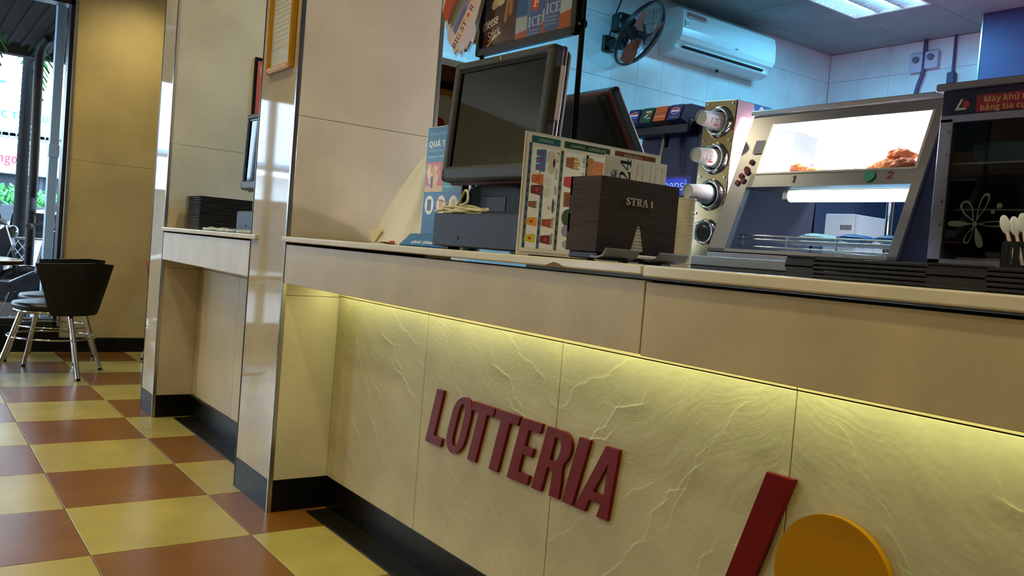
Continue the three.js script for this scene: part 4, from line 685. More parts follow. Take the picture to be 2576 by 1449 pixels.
  part('tube_lamp', [rod([0.825, y(0.42), -1.79], [1.33, y(0.42), -1.79], 0.026, 0.026, 20)], new THREE.MeshStandardMaterial({ color: 0xffffff, emissive: new THREE.Color(0.62, 0.95, 1), emissiveIntensity: 10 }), t);
  part('tube_socket', [bx(0.79, 0.826, y(0.42) - 0.02, y(0.42) + 0.03, -1.81, -1.775, 0.005), bx(1.33, 1.36, y(0.42) - 0.02, y(0.42) + 0.03, -1.81, -1.775, 0.005), bx(0.68, 1.37, y(0.45), y(0.47), -1.82, -1.76, 0.003)], M.steel, t);
  const tl = new THREE.RectAreaLight(new THREE.Color(0.35, 0.86, 1), TUBE, 0.5, 0.03); tl.name = 'tube_light'; tl.position.set(1.08, y(0.42) - 0.02, -1.79); tl.rotation.x = -Math.PI / 2; t.add(tl);
  // wire rack below
  const rk = []; for (const [yy, zz] of [[0.10, -1.70], [0.085, -1.7], [0.055, -1.7], [0.1, -2.1]]) rk.push(rod([0.66, yy, zz], [1.37, yy - 0.005, zz], 0.003)); for (let i = 0; i < 4; i++) { const x = 0.68 + i * 0.22; rk.push(rod([x, 0.05, -1.7], [x, 0.1, -1.7], 0.003), rod([x, 0.055, -1.7], [x, 0.055, -2.1], 0.003)); } for (let i = 0; i < 16; i++) rk.push(rod([0.68 + i * 0.044, 0.085, -1.7], [0.68 + i * 0.044, 0.085, -2.1], 0.0018));
  part('wire_rack', rk, M.chrome, t);
  const fnt = strawFont; const dg = (s, u, k, c) => { const g = new TextGeometry(s, { font: fnt, size: 0.03, depth: 0.0012, curveSegments: 3 }); g.rotateX(-Math.atan2(0.195, 0.587)); g.translate(u, y(k) - 0.015, z(k) + 0.006); part('figure', g, c, t); };
  const pink = std(0xb8305c, 0.5); dg('1', 0.885, 0.517, pink); dg('2', 1.285, 0.525, pink);
  part('sticker', rod([0, 0, 0], [0, 0, 0.0015], 0.022, 0.022, 20).rotateX(-0.32).translate(1.22, y(0.52), z(0.52) + 0.006), std(0x4db98a, 0.5), t, 'round green sticker');
  const nt = sheet(0.05, 0.06); nt.rotateX(-0.32); nt.translate(0.672, y(0.76), z(0.76) + 0.006); part('paper_note', nt, std(0xeeeaea, 0.7), t);
  const dots = std(0xa83048, 0.5); for (const [u, k] of [[0.622, 0.5], [0.648, 0.515], [0.63, 0.55], [0.655, 0.575], [0.645, 0.60], [0.66, 0.65]]) part('red_sticker', rod([0, 0, 0], [0, 0, 0.0015], 0.012, 0.012, 12).rotateX(-0.32).translate(u, y(k), z(k) + 0.006), dots, t);
  t.traverse((o) => { if (o.isMesh) { o.geometry.applyMatrix4(new THREE.Matrix4().makeShear(0, 0, 0.042, 0, 0, 0)); } });   // the cabinet leans a little to the right
}
{ // fried chicken on the upper shelf
  const mats = [std(0xa8602c, 0.7), std(0xb9783c, 0.7), std(0x8f4a20, 0.7)];
  const piece = (s) => { const g = new THREE.IcosahedronGeometry(1, 5), p = g.attributes.position, o = rr(0, 9); for (let i = 0; i < p.count; i++) { const v = new THREE.Vector3().fromBufferAttribute(p, i); const n = 1 + 0.25 * perlin.noise(v.x * 1.6 + o, v.y * 1.6, v.z * 1.6) + 0.14 * perlin.noise(v.x * 5 + o, v.y * 5, v.z * 5) + 0.07 * perlin.noise(v.x * 12, v.y * 12 + o, v.z * 12); v.multiplyScalar(n); p.setXYZ(i, v.x * s * 1.25, v.y * s * 0.75, v.z * s); } g.computeVertexNormals(); return g; };
  const sh = TT + (1.11 + 0.587 * 0.54 - TT) + 0.012;
  const L = [[0.84, 0, -1.8, 0.036, 'small piece of fried chicken at the left of the warming shelf'], [0.90, 0, -1.83, 0.028, 'second piece of fried chicken from the left on the warming shelf'], [1.06, 0, -1.86, 0.022, 'tiny piece of fried chicken near the middle of the warming shelf'], [1.17, 0, -1.8, 0.026, 'flat piece of fried chicken left of the big heap'], [1.225, 0, -1.79, 0.034, 'front left piece of the big heap of fried chicken'], [1.285, 0, -1.79, 0.036, 'front right piece of the big heap of fried chicken'], [1.25, 0.035, -1.83, 0.04, 'topmost piece of the big heap of fried chicken'], [1.335, 0, -1.82, 0.03, 'rightmost piece of the big heap of fried chicken']];
  L.forEach(([x, dy, z, s, l], i) => one('fried_chicken', piece(s), mats[i % 3], l, 'fried chicken', [x + 0.02, sh + dy + s * 0.72, z], rr(0, 3), 'fried chicken on the warming shelf'));
  const tr = thing('steel_pan', 'steel pan standing at the right end of the warming shelf', 'pan', [1.375, sh, -1.95]); part('pan', [bx(-0.035, 0.035, 0, 0.1, -0.1, 0.1, 0.006)], M.steelDull, tr); part('rim', bx(-0.038, 0.038, 0.1, 0.106, -0.104, 0.104, 0.003), M.steel, tr);
}
{ // packets on the wire rack, and the machine seen behind through the lower opening
  const blue = std(0x2a62a8, 0.35), f = (w) => { const g = new THREE.SphereGeometry(1, 24, 16), p = g.attributes.position; for (let i = 0; i < p.count; i++) { const x = p.getX(i), y = p.getY(i), z = p.getZ(i); p.setXYZ(i, Math.sign(x) * Math.abs(x) ** 0.6 * w, y * 0.016 * (1 - 0.5 * Math.abs(x)) + 0.004 * perlin.noise(x * 3, z * 3, w), Math.sign(z) * Math.abs(z) ** 0.6 * 0.07); } g.computeVertexNormals(); return g; };
  const pk = [[0.97, -1.82, 'pale packet at the left on the wire rack in the warming cabinet', std(0x9cc0cc, 0.4)], [1.14, -1.8, 'blue packet in the middle of the wire rack', blue], [1.3, -1.8, 'blue packet at the right end of the wire rack', blue]];
  for (const [x, z, l, m] of pk) one('food_packet', f(0.065), m, l, 'packet', [x, TT + 0.105, z], rr(-0.3, 0.3), 'packets on the wire rack');
  const t = thing('white_machine', 'white machine with a slotted vent seen behind the warming cabinet', 'machine', [0.53, 0, -2.75]);
  part('case', bx(-0.1, 0.06, 0.0, 1.36, -0.2, 0.12, 0.006), std(0xc9cdd6, 0.4), t); for (let i = 0; i < 8; i++) { part('vent_slot', bx(-0.01 + 0.008 * i, -0.006 + 0.008 * i, 1.28, 1.305, 0.1195, 0.1215), M.blackMatte, t); part('vent_slot', bx(-0.01 + 0.008 * i, -0.006 + 0.008 * i, 1.10, 1.12, 0.1195, 0.1215), M.blackMatte, t); }
  const p = thing('steel_pole', 'shiny upright pole behind the warming cabinet, right of the white machine', 'pole', [0.73, 0, -2.7]); part('pole', rod([0, 0, 0], [0, 1.75, 0], 0.018), M.chrome, p); part('base', rod([0, 0, 0], [0, 0.02, 0], 0.06), M.steel, p);
}
{ // sterilising cabinet at the right edge
  const t = thing('sterilizer_cabinet', 'steel cabinet with dark glass door and red banner at the right edge', 'cabinet', [1.53, TT, -1.6]), W = 0.74, Hh = 0.59;
  const S = std(0x9c97a4, 0.42, { metalness: 0.75, roughnessMap: T.brushed });
  part('case', [bx(0, 0.02, 0, Hh, -0.45, -0.02, 0.002), bx(W - 0.02, W, 0, Hh, -0.45, -0.02, 0.002), bx(0, W, 0, 0.02, -0.45, -0.02, 0.002), bx(0, W, Hh - 0.02, Hh, -0.45, -0.02, 0.002), bx(0, W, 0, Hh, -0.47, -0.45, 0.002)], S, t);
  part('top', bx(-0.022, W + 0.02, Hh - 0.005, Hh + 0.02, -0.47, 0.012, 0.006), S, t);
  part('header', bx(0, W, Hh - 0.095, Hh - 0.004, -0.02, 0.0, 0.002), std(0x3a3050, 0.4, { metalness: 0.4 }), t);
  const d = new THREE.Group(); d.name = 'door'; t.add(d);
  part('door_frame', [bx(0.0, 0.044, 0.0, Hh - 0.095, -0.02, 0.004, 0.003), bx(W - 0.05, W, 0.0, Hh - 0.095, -0.02, 0.004, 0.003), bx(0, W, 0.0, 0.04, -0.02, 0.004, 0.003), bx(0, W, Hh - 0.11, Hh - 0.085, -0.02, 0.004, 0.003)], S, d);
  for (let i = 0; i < 5; i++) part('hinge_stud', rod([0.034, 0.15 + 0.075 * i, 0.004], [0.034, 0.15 + 0.075 * i, 0.008], 0.004), M.chrome, d);
  const gp = new THREE.PlaneGeometry(W - 0.09, Hh - 0.14); gp.translate(W / 2, 0.26, -0.006); part('door_glass', gp, new THREE.MeshPhysicalMaterial({ color: 0xd2d4da, roughness: 0.01, transmission: 1, thickness: 0, ior: 1.55 }), d);
  part('shelf', [bx(0.02, W - 0.02, 0.35, 0.356, -0.44, -0.04), bx(0.02, W - 0.02, 0.2, 0.206, -0.44, -0.04)], M.steelDull, t);
  part('lining', [bx(0.02, W - 0.02, 0.02, Hh - 0.1, -0.449, -0.44), bx(0.02, 0.026, 0.02, Hh - 0.1, -0.44, -0.03)], std(0x27252e, 0.5), t);
  part('teal_box', bx(0.06, 0.3, 0.357, 0.43, -0.3, -0.1, 0.006), std(0x1f5c74, 0.5), t); part('pale_tray', [bx(0.06, 0.26, 0.02, 0.05, -0.25, -0.06, 0.004)], std(0xb9b6bc, 0.4), t);
  T.banner = canvasTex(1024, 128, (g, w, h) => { g.fillStyle = '#1c1838'; g.fillRect(0, 0, w, h); shape(g, [[40, 100], [78, 22], [96, 22], [66, 84], [120, 84], [120, 100]], '#e9e2ea'); blob(g, 118, 62, 26, 26, '#c8403a'); g.fillStyle = '#b01e48'; g.fillRect(190, 4, 834, 120); vtxt(g, 'Máy khử trùng', 440, 38, 58, '#e2c06a'); vtxt(g, 'bằng tia cực tím', 440, 96, 58, '#e2c06a'); blob(g, 720, 60, 52, 52, '#1c1838'); blob(g, 720, 60, 40, 40, '#c9c6d2'); txt(g, 'L', 720, 62, 52, '#1c1838', { style: 'italic bold' }); });
  const bn = sheet(0.46, 0.0575); bn.translate(0.255, Hh - 0.054, 0.0012); part('banner', bn, printMat(T.banner, 0.35), t);
  // white flower decal on the glass
  const fl = std(0x84846e, 0.6), pet = (a, l, w, open) => { const s = new THREE.Shape(); s.moveTo(0.006, 0); s.bezierCurveTo(l * 0.3, w * 0.3, l * 0.55, w, l * 0.85, w * 0.75); s.bezierCurveTo(l * 1.02, w * 0.5, l * 1.02, -w * 0.5, l * 0.85, -w * 0.75); s.bezierCurveTo(l * 0.55, -w, l * 0.3, -w * 0.3, 0.006, 0); if (open) { const q = new THREE.Path(); q.moveTo(l * 0.2, 0); q.bezierCurveTo(l * 0.4, w * 0.3, l * 0.55, w * 0.7, l * 0.8, w * 0.5); q.bezierCurveTo(l * 0.93, w * 0.3, l * 0.93, -w * 0.3, l * 0.8, -w * 0.5); q.bezierCurveTo(l * 0.55, -w * 0.7, l * 0.4, -w * 0.3, l * 0.2, 0); s.holes.push(q); } const g = new THREE.ExtrudeGeometry(s, { depth: 0.0006, bevelEnabled: false }); g.rotateZ(a); return g; };
  const f = [pet(3.14, 0.088, 0.012, false), pet(2.1, 0.085, 0.022, true), pet(1.25, 0.105, 0.016, true), pet(0.02, 0.085, 0.012, true), pet(-1.25, 0.08, 0.014, false), pet(-1.95, 0.07, 0.012, true), rod([0, 0, 0], [0, 0, 0.0006], 0.008, 0.008, 16), rod([0.052, 0.038, 0], [0.052, 0.038, 0.0006], 0.006, 0.006, 14), rod([0.07, 0.058, 0], [0.07, 0.058, 0.0006], 0.009, 0.009, 14)];
  part('flower_decal', join(f).translate(0.14, 1.24 - TT, -0.005), fl, d, 'pale flower decal on the glass');
}
{ // things seen through the doorway of the kitchen
  const T2 = canvasTex(256, 512, (g, w, h) => { g.fillStyle = '#d88a12'; g.fillRect(0, 0, w, h); blob(g, 96, 250, 78, 150, '#e6dcc0'); blob(g, 70, 330, 34, 50, '#b8322a'); g.fillStyle = '#1a1a20'; g.fillRect(0, 0, w, 50); });
  const t = thing('wall_poster', 'orange poster with a pale round shape seen past the near partition', 'poster', [-4.293, 2.34, -3.22]); const s = sheet(0.6, 0.62); s.rotateY(Math.PI / 2); s.translate(0.013, 0, 0); part('print', s, printMat(T2, 0.2), t); part('frame', bx(0, 0.012, -0.32, 0.33, -0.31, 0.31, 0.003), M.black, t);
  one('wall_shelf', bx(0, 0.25, 0, 0.16, -1.0, 0.45, 0.01), std(0x6b3d1c, 0.45), 'brown wooden box shelf above the orange poster', 'shelf', [-4.298, 2.68, -3.3]);
}
{
  const t = thing('storage_cabinet', 'dark blue steel storage cabinet far behind the warming cabinet', 'cabinet', [-0.1, 0, -3.5]);
  part('case', bx(-0.85, 0.85, 0.06, 1.72, -0.22, 0.2, 0.006), std(0x1c2a44, 0.45, { metalness: 0.3 }), t); for (const x of [-0.42, 0.42]) { const d = part('door', bx(x - 0.41, x + 0.41, 0.1, 1.68, 0.2, 0.218, 0.004), std(0x22345a, 0.35, { metalness: 0.3 }), t); part('handle', bx(x * 0.1 - 0.01, x * 0.1 + 0.01, 0.8, 1.0, 0.218, 0.24, 0.004), M.steel, d); } part('plinth', bx(-0.83, 0.83, 0, 0.06, -0.2, 0.18), M.black, t);
}
{
  const t = thing('insect_lamp', 'violet insect lamp on the storage cabinet, hidden behind the warming cabinet', 'lamp', [0.35, 1.7205, -3.5]);
  part('housing', [bx(-0.25, 0.25, 0, 0.03, -0.06, 0.06, 0.006), bx(-0.25, -0.23, 0.03, 0.26, -0.06, 0.06, 0.004), bx(0.23, 0.25, 0.03, 0.26, -0.06, 0.06, 0.004), bx(-0.25, 0.25, 0.26, 0.28, -0.06, 0.06, 0.004), bx(-0.23, 0.23, 0.03, 0.26, 0.05, 0.06)], M.steelDull, t);
  part('tube_lamp', rod([-0.22, 0.15, 0], [0.22, 0.15, 0], 0.014), new THREE.MeshStandardMaterial({ color: 0xffffff, emissive: VIOLET, emissiveIntensity: 6 }), t);
const l = new THREE.SpotLight(VIOLET, INSECT, 0, 1.15, 0.5, 2); l.name = 'insect_lamp_light'; l.position.set(0, 0.15, -0.03); l.target.position.set(-0.1, 0.75, -2.1); l.target.name = 'light_target'; l.castShadow = true; l.shadow.radius = 4; t.add(l.target); t.add(l);
}
// ---------- dining room ----------
function tubChair(label, p, ry, color) { // the open side faces +z
  const t = thing('tub_chair', label, 'chair', p, ry, undefined), fab = std(color, 0.7), pad = std(color, 0.4);
  const N = 28, pos = [], idx = [], A = 1.05, rows = [[0.405, 0.205, 0.72], [0.44, 0.215, 0.78], [0.6, 0.25, 0.9], [0.755, 0.278, 1]];
  const pt = (i, r, off) => { const a = -Math.PI / 2 + (i / N * 2 - 1) * A * rows[r][2], R = rows[r][1] + off; return [R * Math.cos(a), rows[r][0] - (r === 3 ? 0.02 * Math.abs(i / N * 2 - 1) : 0), R * Math.sin(a)]; };
  const quad = (a, b, c, d) => { pos.push(...a, ...b, ...c, ...a, ...c, ...d); };
  for (let i = 0; i < N; i++) { for (let r = 0; r < 3; r++) { quad(pt(i + 1, r, 0.014), pt(i, r, 0.014), pt(i, r + 1, 0.014), pt(i + 1, r + 1, 0.014)); quad(pt(i, r, -0.014), pt(i + 1, r, -0.014), pt(i + 1, r + 1, -0.014), pt(i, r + 1, -0.014)); } quad(pt(i, 3, 0.014), pt(i, 3, -0.014), pt(i + 1, 3, -0.014), pt(i + 1, 3, 0.014)); quad(pt(i, 0, -0.014), pt(i, 0, 0.014), pt(i + 1, 0, 0.014), pt(i + 1, 0, -0.014)); }
  for (const i of [0, N]) for (let r = 0; r < 3; r++) quad(pt(i, r, 0.014), pt(i, r, -0.014), pt(i, r + 1, -0.014), pt(i, r + 1, 0.014));
  const g = new THREE.BufferGeometry(); g.setAttribute('position', new THREE.Float32BufferAttribute(pos, 3)); g.computeVertexNormals(); g.setAttribute('uv', new THREE.Float32BufferAttribute(new Float32Array(pos.length / 3 * 2), 2));
  part('backrest', g, fab, t);
  part('seat', lathe([[0, 0.43], [0.185, 0.43], [0.205, 0.438], [0.21, 0.455], [0.2, 0.472], [0.15, 0.482], [0, 0.484]], 36), pad, t);
  part('seat_ring', [new THREE.TorusGeometry(0.19, 0.011, 10, 40).rotateX(Math.PI / 2).translate(0, 0.42, 0)], M.chrome, t);
  part('stretcher_ring', [new THREE.TorusGeometry(0.222, 0.006, 8, 40).rotateX(Math.PI / 2).translate(0, 0.25, 0)], M.chrome, t);
  for (let i = 0; i < 4; i++) { const a = Math.PI / 2 + 0.22 + i * Math.PI / 2, c = Math.cos(a), s = Math.sin(a); const l = part('leg', rod([0.17 * c, 0.425, 0.17 * s], [0.29 * c, 0.012, 0.29 * s], 0.0135, 0.0115, 14), M.chrome, t); part('foot_cap', rod([0.293 * c, 0, 0.293 * s], [0.29 * c, 0.014, 0.29 * s], 0.0125, 0.0125, 12), M.black, l); }
  return t;
}
tubChair('black tub chair with chrome legs in front of the window', [-3.28, 0, 0.29], -1.0, 0x060608).scale.set(1.18, 1, 1.18);
tubChair('second black tub chair, half hidden behind the nearer one, by the cream wall', [-3.93, 0, 0.2], -1.0, 0x08080a).scale.set(1.1, 1, 1.1);
tubChair('red tub chair almost hidden behind the far column', [-3.72, 0, -0.66], Math.atan2(0.3, -0.9), 0x8c1018);
{
  const t = thing('dining_table', 'round dining table with pale glossy top at the left edge', 'table', [-3.31, 0, 0.93]);
  part('tabletop', lathe([[0, 0.71], [0.44, 0.71], [0.452, 0.716], [0.452, 0.734], [0.445, 0.74], [0, 0.74]], 56), std(0xb9b2a4, 0.15), t); part('edge_band', lathe([[0.4525, 0.714], [0.456, 0.716], [0.456, 0.734], [0.4525, 0.736]], 56), std(0x1a1512, 0.4), t);
  part('column', rod([0, 0.02, 0], [0, 0.71, 0], 0.04, 0.04, 20), std(0x2b0a12, 0.4), t); part('base', lathe([[0, 0], [0.24, 0], [0.24, 0.012], [0.05, 0.03], [0, 0.03]], 36), std(0x2b0a12, 0.4), t); part('bracket', lathe([[0, 0.6], [0.06, 0.6], [0.2, 0.705], [0, 0.71]], 28), std(0x2b0a12, 0.4), t);
}
{ // gold certificate frame on the near column
  const t = thing('picture_frame', 'narrow gold frame with a certificate high on the near column', 'picture frame', [-0.172, 1.93, 0.001]);
  const w = 0.128, h = 0.285, gold = std(0xc98f1c, 0.32, { metalness: 0.35 });
  for (const [a, b, c, d] of [[-w, -w + 0.022, -h, h], [w - 0.022, w, -h, h], [-w + 0.022, w - 0.022, -h, -h + 0.022], [-w + 0.022, w - 0.022, h - 0.022, h]]) part('frame_side', [bx(a, b, c, d, 0.0005, 0.018, 0.003), bx(b - a < 0.03 ? a + 0.006 : a, b - a < 0.03 ? b - 0.006 : b, d - c < 0.03 ? c + 0.006 : c, d - c < 0.03 ? d - 0.006 : d, 0.002, 0.021, 0.002)], gold, t);
  T.cert = canvasTex(256, 512, (g, W, Hh) => { g.fillStyle = '#d3cdb8'; g.fillRect(0, 0, W, Hh); g.fillStyle = '#8d877a'; for (let y = 40; y < 430; y += 17) { let x = 24; while (x < 225) { const l = rr(8, 26); g.fillRect(x, y, l, 3); x += l + 5; } } g.fillStyle = '#a9a99a'; g.fillRect(20, 440, 216, 3); });
  const s = sheet(0.222, 0.535); s.translate(0, 0, 0.006); part('certificate', s, printMat(T.cert, 0.6), t);
  const gl = sheet(0.222, 0.535); gl.translate(0, 0, 0.0125); part('glass', gl, M.pane, t);
}
{ // red poster beyond the far register
  T.red = canvasTex(256, 256, (g, w, h) => { g.fillStyle = '#c4523c'; g.fillRect(0, 0, w, h); blob(g, 60, 150, 30, 70, '#d9c9a8'); blob(g, 52, 120, 20, 26, '#e6dcc4'); blob(g, 66, 190, 22, 30, '#d2bd9a'); blob(g, 40, 40, 30, 40, '#d8836a'); blob(g, 150, 120, 50, 80, '#e0a26a'); });
  const t = thing('wall_poster', 'small red framed picture on the side of the far column', 'poster', [-1.757, 1.83, -0.62]); const s = sheet(0.37, 0.32); s.rotateY(Math.PI / 2); s.translate(0.009, 0, 0); part('print', s, printMat(T.red, 0.35), t);
  part('frame', [bx(0, 0.007, -0.175, 0.175, -0.2, 0.2), bx(0, 0.013, -0.175, 0.175, -0.2, -0.184, 0.002), bx(0, 0.013, -0.175, 0.175, 0.184, 0.2, 0.002), bx(0, 0.013, -0.175, -0.159, -0.184, 0.184, 0.002), bx(0, 0.013, 0.159, 0.175, -0.184, 0.184, 0.002)], M.black, t);
}
// the register, drawer and wipes of the far counter
terminal('grey register screen on the far counter, half hidden by the near column', [-0.79, CY - 0.0015 + 0.102, -0.27], 0.045, -0.03, [0.118, 0.135]);
cashDrawer('cash drawer under the register of the far counter', [-0.742, CY - 0.0015, -0.12], 0);
{
  const mk = (s) => { const g = new THREE.SphereGeometry(1, 28, 18), p = g.attributes.position; for (let i = 0; i < p.count; i++) { const x = p.getX(i), y = p.getY(i), z = p.getZ(i), n = perlin.noise(x * 2.4 + s, y * 3, z * 2.4); p.setXYZ(i, Math.sign(x) * Math.abs(x) ** 0.7 * 0.1 * (1 + 0.2 * n), Math.max(-0.003, y * 0.01 + 0.009 * n), Math.sign(z) * Math.abs(z) ** 0.7 * 0.034 * (1 + 0.2 * n)); } g.computeVertexNormals(); return g; };
  const m = std(0x9aa39a, 0.45), L = ['leftmost crumpled grey-green wipe packet on the far counter', 'wipe packet second from the left on the far counter, its corner raised', 'middle grey-green wipe packet on the far counter', 'wipe packet in front of the far cash drawer', 'rightmost wipe packet on the far counter, next to the near column'];
  [-1.06, -0.93, -0.8, -0.66, -0.52].forEach((x, i) => one('wipe_packet', mk(i * 3.1), m, L[i], 'packet', [x, CY + 0.0025, -0.055 + rr(-0.012, 0.008)], rr(-0.25, 0.25), 'wipe packets on the far counter'));
}
// ---------- outside the window ----------
const GY = -0.3;
{
  const g = structure('ground_outside'); part('pavement', bx(-7.6, -4.5, -0.5, -0.05, -14, 14), std(0x8a8784, 0.7), g); part('road', bx(-60, -7.6, -0.6, GY, -40, 40), std(0x6e6f72, 0.8), g);
}
{ // flat porch roof with ribbed underside
  const t = thing('porch_roof', 'dark flat porch roof with ribbed underside outside the window', 'roof', [-5.95, 2.72, 0]);
  const d = phys(0x10191a, 0.8, { specularIntensity: 0.1 }); part('deck', bx(-1.44, 1.44, 0.06, 0.1, -9, 9), d, t); for (let i = 0; i < 90; i++) part('rib', bx(-1.42, 1.42, 0.04, 0.06, -5 + 0.12 * i, -4.96 + 0.12 * i, 0.004), d, t);
  part('edge_beam', bx(-1.5, -1.36, -0.04, 0.14, -9, 9, 0.006), phys(0x10151a, 0.7, { specularIntensity: 0.2 }), t); part('cross_beam', bx(-1.4, 1.44, -0.02, 0.05, -0.05, 0.02), phys(0x10151a, 0.7, { specularIntensity: 0.2 }), t);
  for (const z of [-6, 2.2, 6]) part('support', bx(-1.46, -1.38, -2.78, 0, z - 0.04, z + 0.04, 0.004), d, t);
}
{
  const t = thing('steel_post', 'blue-grey painted square post just outside the window edge', 'post', [-4.78, -0.05, 0.155]); part('shaft', bx(-0.045, 0.045, 0, 2.79, -0.033, 0.033, 0.004), std(0x9fc0ea, 0.45), t); part('collar', bx(-0.055, 0.055, 1.56, 1.66, -0.04, 0.04, 0.006), std(0xa9caf0, 0.45), t);
  const u = thing('drain_pole', 'dark slim pole beside the palm trunk outside the window', 'pole', [-6.5, -0.05, 0.09]); part('shaft', [tube([[0, 0, 0], [0, 1.5, 0.0], [0, 2.5, 0.01], [0.02, 2.7, 0.0], [0.14, 2.78, -0.04]], 0.042, 40, 14)], phys(0x0c1016, 0.5, { specularIntensity: 0.3 }), u);
}
{ // palm
  const t = thing('palm_tree', 'palm tree with ringed grey trunk and drooping green fronds outside', 'tree', [-8.0, GY, 0.035]);
  const tr = [[0.16, 0]]; for (let i = 0; i < 60; i++) { const y = 0.06 + i * 0.06; tr.push([0.073 - 0.0003 * i, y], [0.069 - 0.0003 * i, y + 0.05]); } tr.push([0, 3.7]); part('trunk', lathe(tr, 18), phys(0x1c2026, 0.9, { specularIntensity: 0.2 }), t);
  const leaf = std(0x3f8a4a, 0.55, { side: THREE.DoubleSide });
  for (let f = 0; f < 11; f++) {
    const a = f * 2.4, L = rr(1.2, 1.7), g = []; let prev = null;
    for (let i = 0; i <= 30; i++) { const u = i / 30, r = L * Math.sin(u * 1.5) * 0.8, y = 3.65 + 0.5 * Math.sin(u * 2.2) - 1.5 * u * u, p = [r * Math.cos(a), y, r * Math.sin(a)]; if (prev) { g.push(rod(prev, p, 0.012, 0.01, 5)); for (const s of [-1, 1]) { const n = 0.4 * Math.sin(0.35 + u * 2.6), b = new THREE.PlaneGeometry(0.016, n); b.translate(0, -n / 2, 0); b.rotateZ(s * (0.75 - 0.35 * u) + rr(-0.1, 0.1)); b.rotateX(-0.5 + rr(-0.15, 0.15)); b.rotateY(-a + Math.PI / 2); b.translate(...p); g.push(b); } } prev = p; }
    part('frond', g, leaf, t);
  }
}
{ // parked white car, side on
  const t = thing('parked_car', 'white car parked in the street outside the window', 'car', [-10.4, GY, -1.1]);
  const wh = std(0xeceff2, 0.25), pf = [[-2.1, 0.25], [-2.15, 0.62], [-1.95, 0.86], [-1.3, 0.95], [-0.7, 1.4], [-0.3, 1.47], [0.75, 1.47], [1.2, 1.42], [1.75, 1.0], [2.1, 0.9], [2.15, 0.5], [2.1, 0.25], [1.75, 0.25], [1.65, 0.5], [1.4, 0.62], [1.15, 0.5], [1.05, 0.25], [-0.95, 0.25], [-1.05, 0.5], [-1.3, 0.62], [-1.55, 0.5], [-1.65, 0.25]];
  part('body', poly(pf.map(([x, y]) => [-x, y]), 1.6, 0.03).rotateY(-Math.PI / 2).translate(0.8, 0, 0), wh, t);
  const win = (pts) => poly(pts.map(([x, y]) => [x, y]), 0.012, 0.004).rotateY(-Math.PI / 2).translate(0.845, 0, 0);
  const gls = std(0x0c1016, 0.06);
  part('side_window', win([[0.2, 1.04], [1.08, 1.04], [1.1, 1.08], [1.06, 1.34], [1.0, 1.38], [0.2, 1.36]]), gls, t); part('side_window', win([[-0.95, 1.02], [0.12, 1.04], [0.12, 1.36], [-0.35, 1.36]]), gls, t);
  for (const z of [-1.3, 1.4]) { const w = part('wheel', rod([0.6, 0.31, z], [0.84, 0.31, z], 0.31, 0.31, 28), M.blackMatte, t); part('rim', rod([0.83, 0.31, z], [0.85, 0.31, z], 0.2, 0.2, 20), M.steel, w); const w2 = part('wheel', rod([-0.84, 0.31, z], [-0.6, 0.31, z], 0.31, 0.31, 28), M.blackMatte, t); }
  part('door_line', [bx(0.83, 0.836, 0.35, 1.0, 0.14, 0.15)], M.blackMatte, t); part('handle', bx(0.83, 0.85, 0.86, 0.89, 0.3, 0.45, 0.004), M.chrome, t);
}
{ // shop across the street
  const t = thing('shop_building', 'white shop building with teal lettering across the street', 'building', [-16.2, GY, 0]);
  const wh = std(0xe6ecee, 0.6); part('wall', [bx(-1.5, 0, 2.9, 5.5, -14, 12)], wh, t); part('shop_front', bx(-1.5, -0.3, 0, 2.2, -14, 12), std(0x1c2a38, 0.35), t); part('lower_sign', bx(-0.4, 0.05, 2.12, 2.68, -14, 12, 0.01), wh, t);
  for (let z = -6; z < 4; z += 1.6) part('shutter', bx(-0.31, -0.28, 0, 2.1, z, z + 0.06), std(0x39485a, 0.4), t);
  const aw = std(0x8fb4c6, 0.5), sc = []; part('awning', bx(-0.1, 0.5, 2.84, 2.93, -14, 12, 0.01), std(0x6f98b4, 0.5), t); for (let i = 0; i < 60; i++) { const z = -5 + 0.12 * i; const m = part('scallop', [new THREE.CylinderGeometry(0.055, 0.055, 0.012, 14).rotateZ(Math.PI / 2).translate(0.5, 2.82, z), bx(0.494, 0.506, 2.8, 2.86, z - 0.05, z + 0.05)], aw, t); }
  part('upper_wall', bx(-1.6, -0.2, 5.5, 8, -14, 12), std(0xcfd6d8, 0.7), t);
  const sign = (txts, x, y, z, w, h, c) => { const tx = canvasTex(512, 128, (g, W, Hh) => { g.fillStyle = '#eef2f2'; g.fillRect(0, 0, W, Hh); vtxt(g, txts, W / 2, Hh / 2, 92, c); }); const s = sheet(w, h); s.rotateY(Math.PI / 2); s.translate(x, y, z); part('sign_lettering', s, printMat(tx, 0.5), t); };
  sign('QUỐC TẾ', 0.012, 3.24, -0.36, 1.1, 0.26, '#0c8f98'); sign('QUỐC TẾ', 0.012, 3.24, -1.3, 0.9, 0.26, '#0c8f98'); sign('on ngon', 0.062, 2.4, -0.45, 1.1, 0.34, '#c03050');
  part('teal_stripe', bx(0.002, 0.02, 3.75, 3.8, -0.9, 0.2).rotateX(0.12), std(0x2fc4c0, 0.5), t);
}
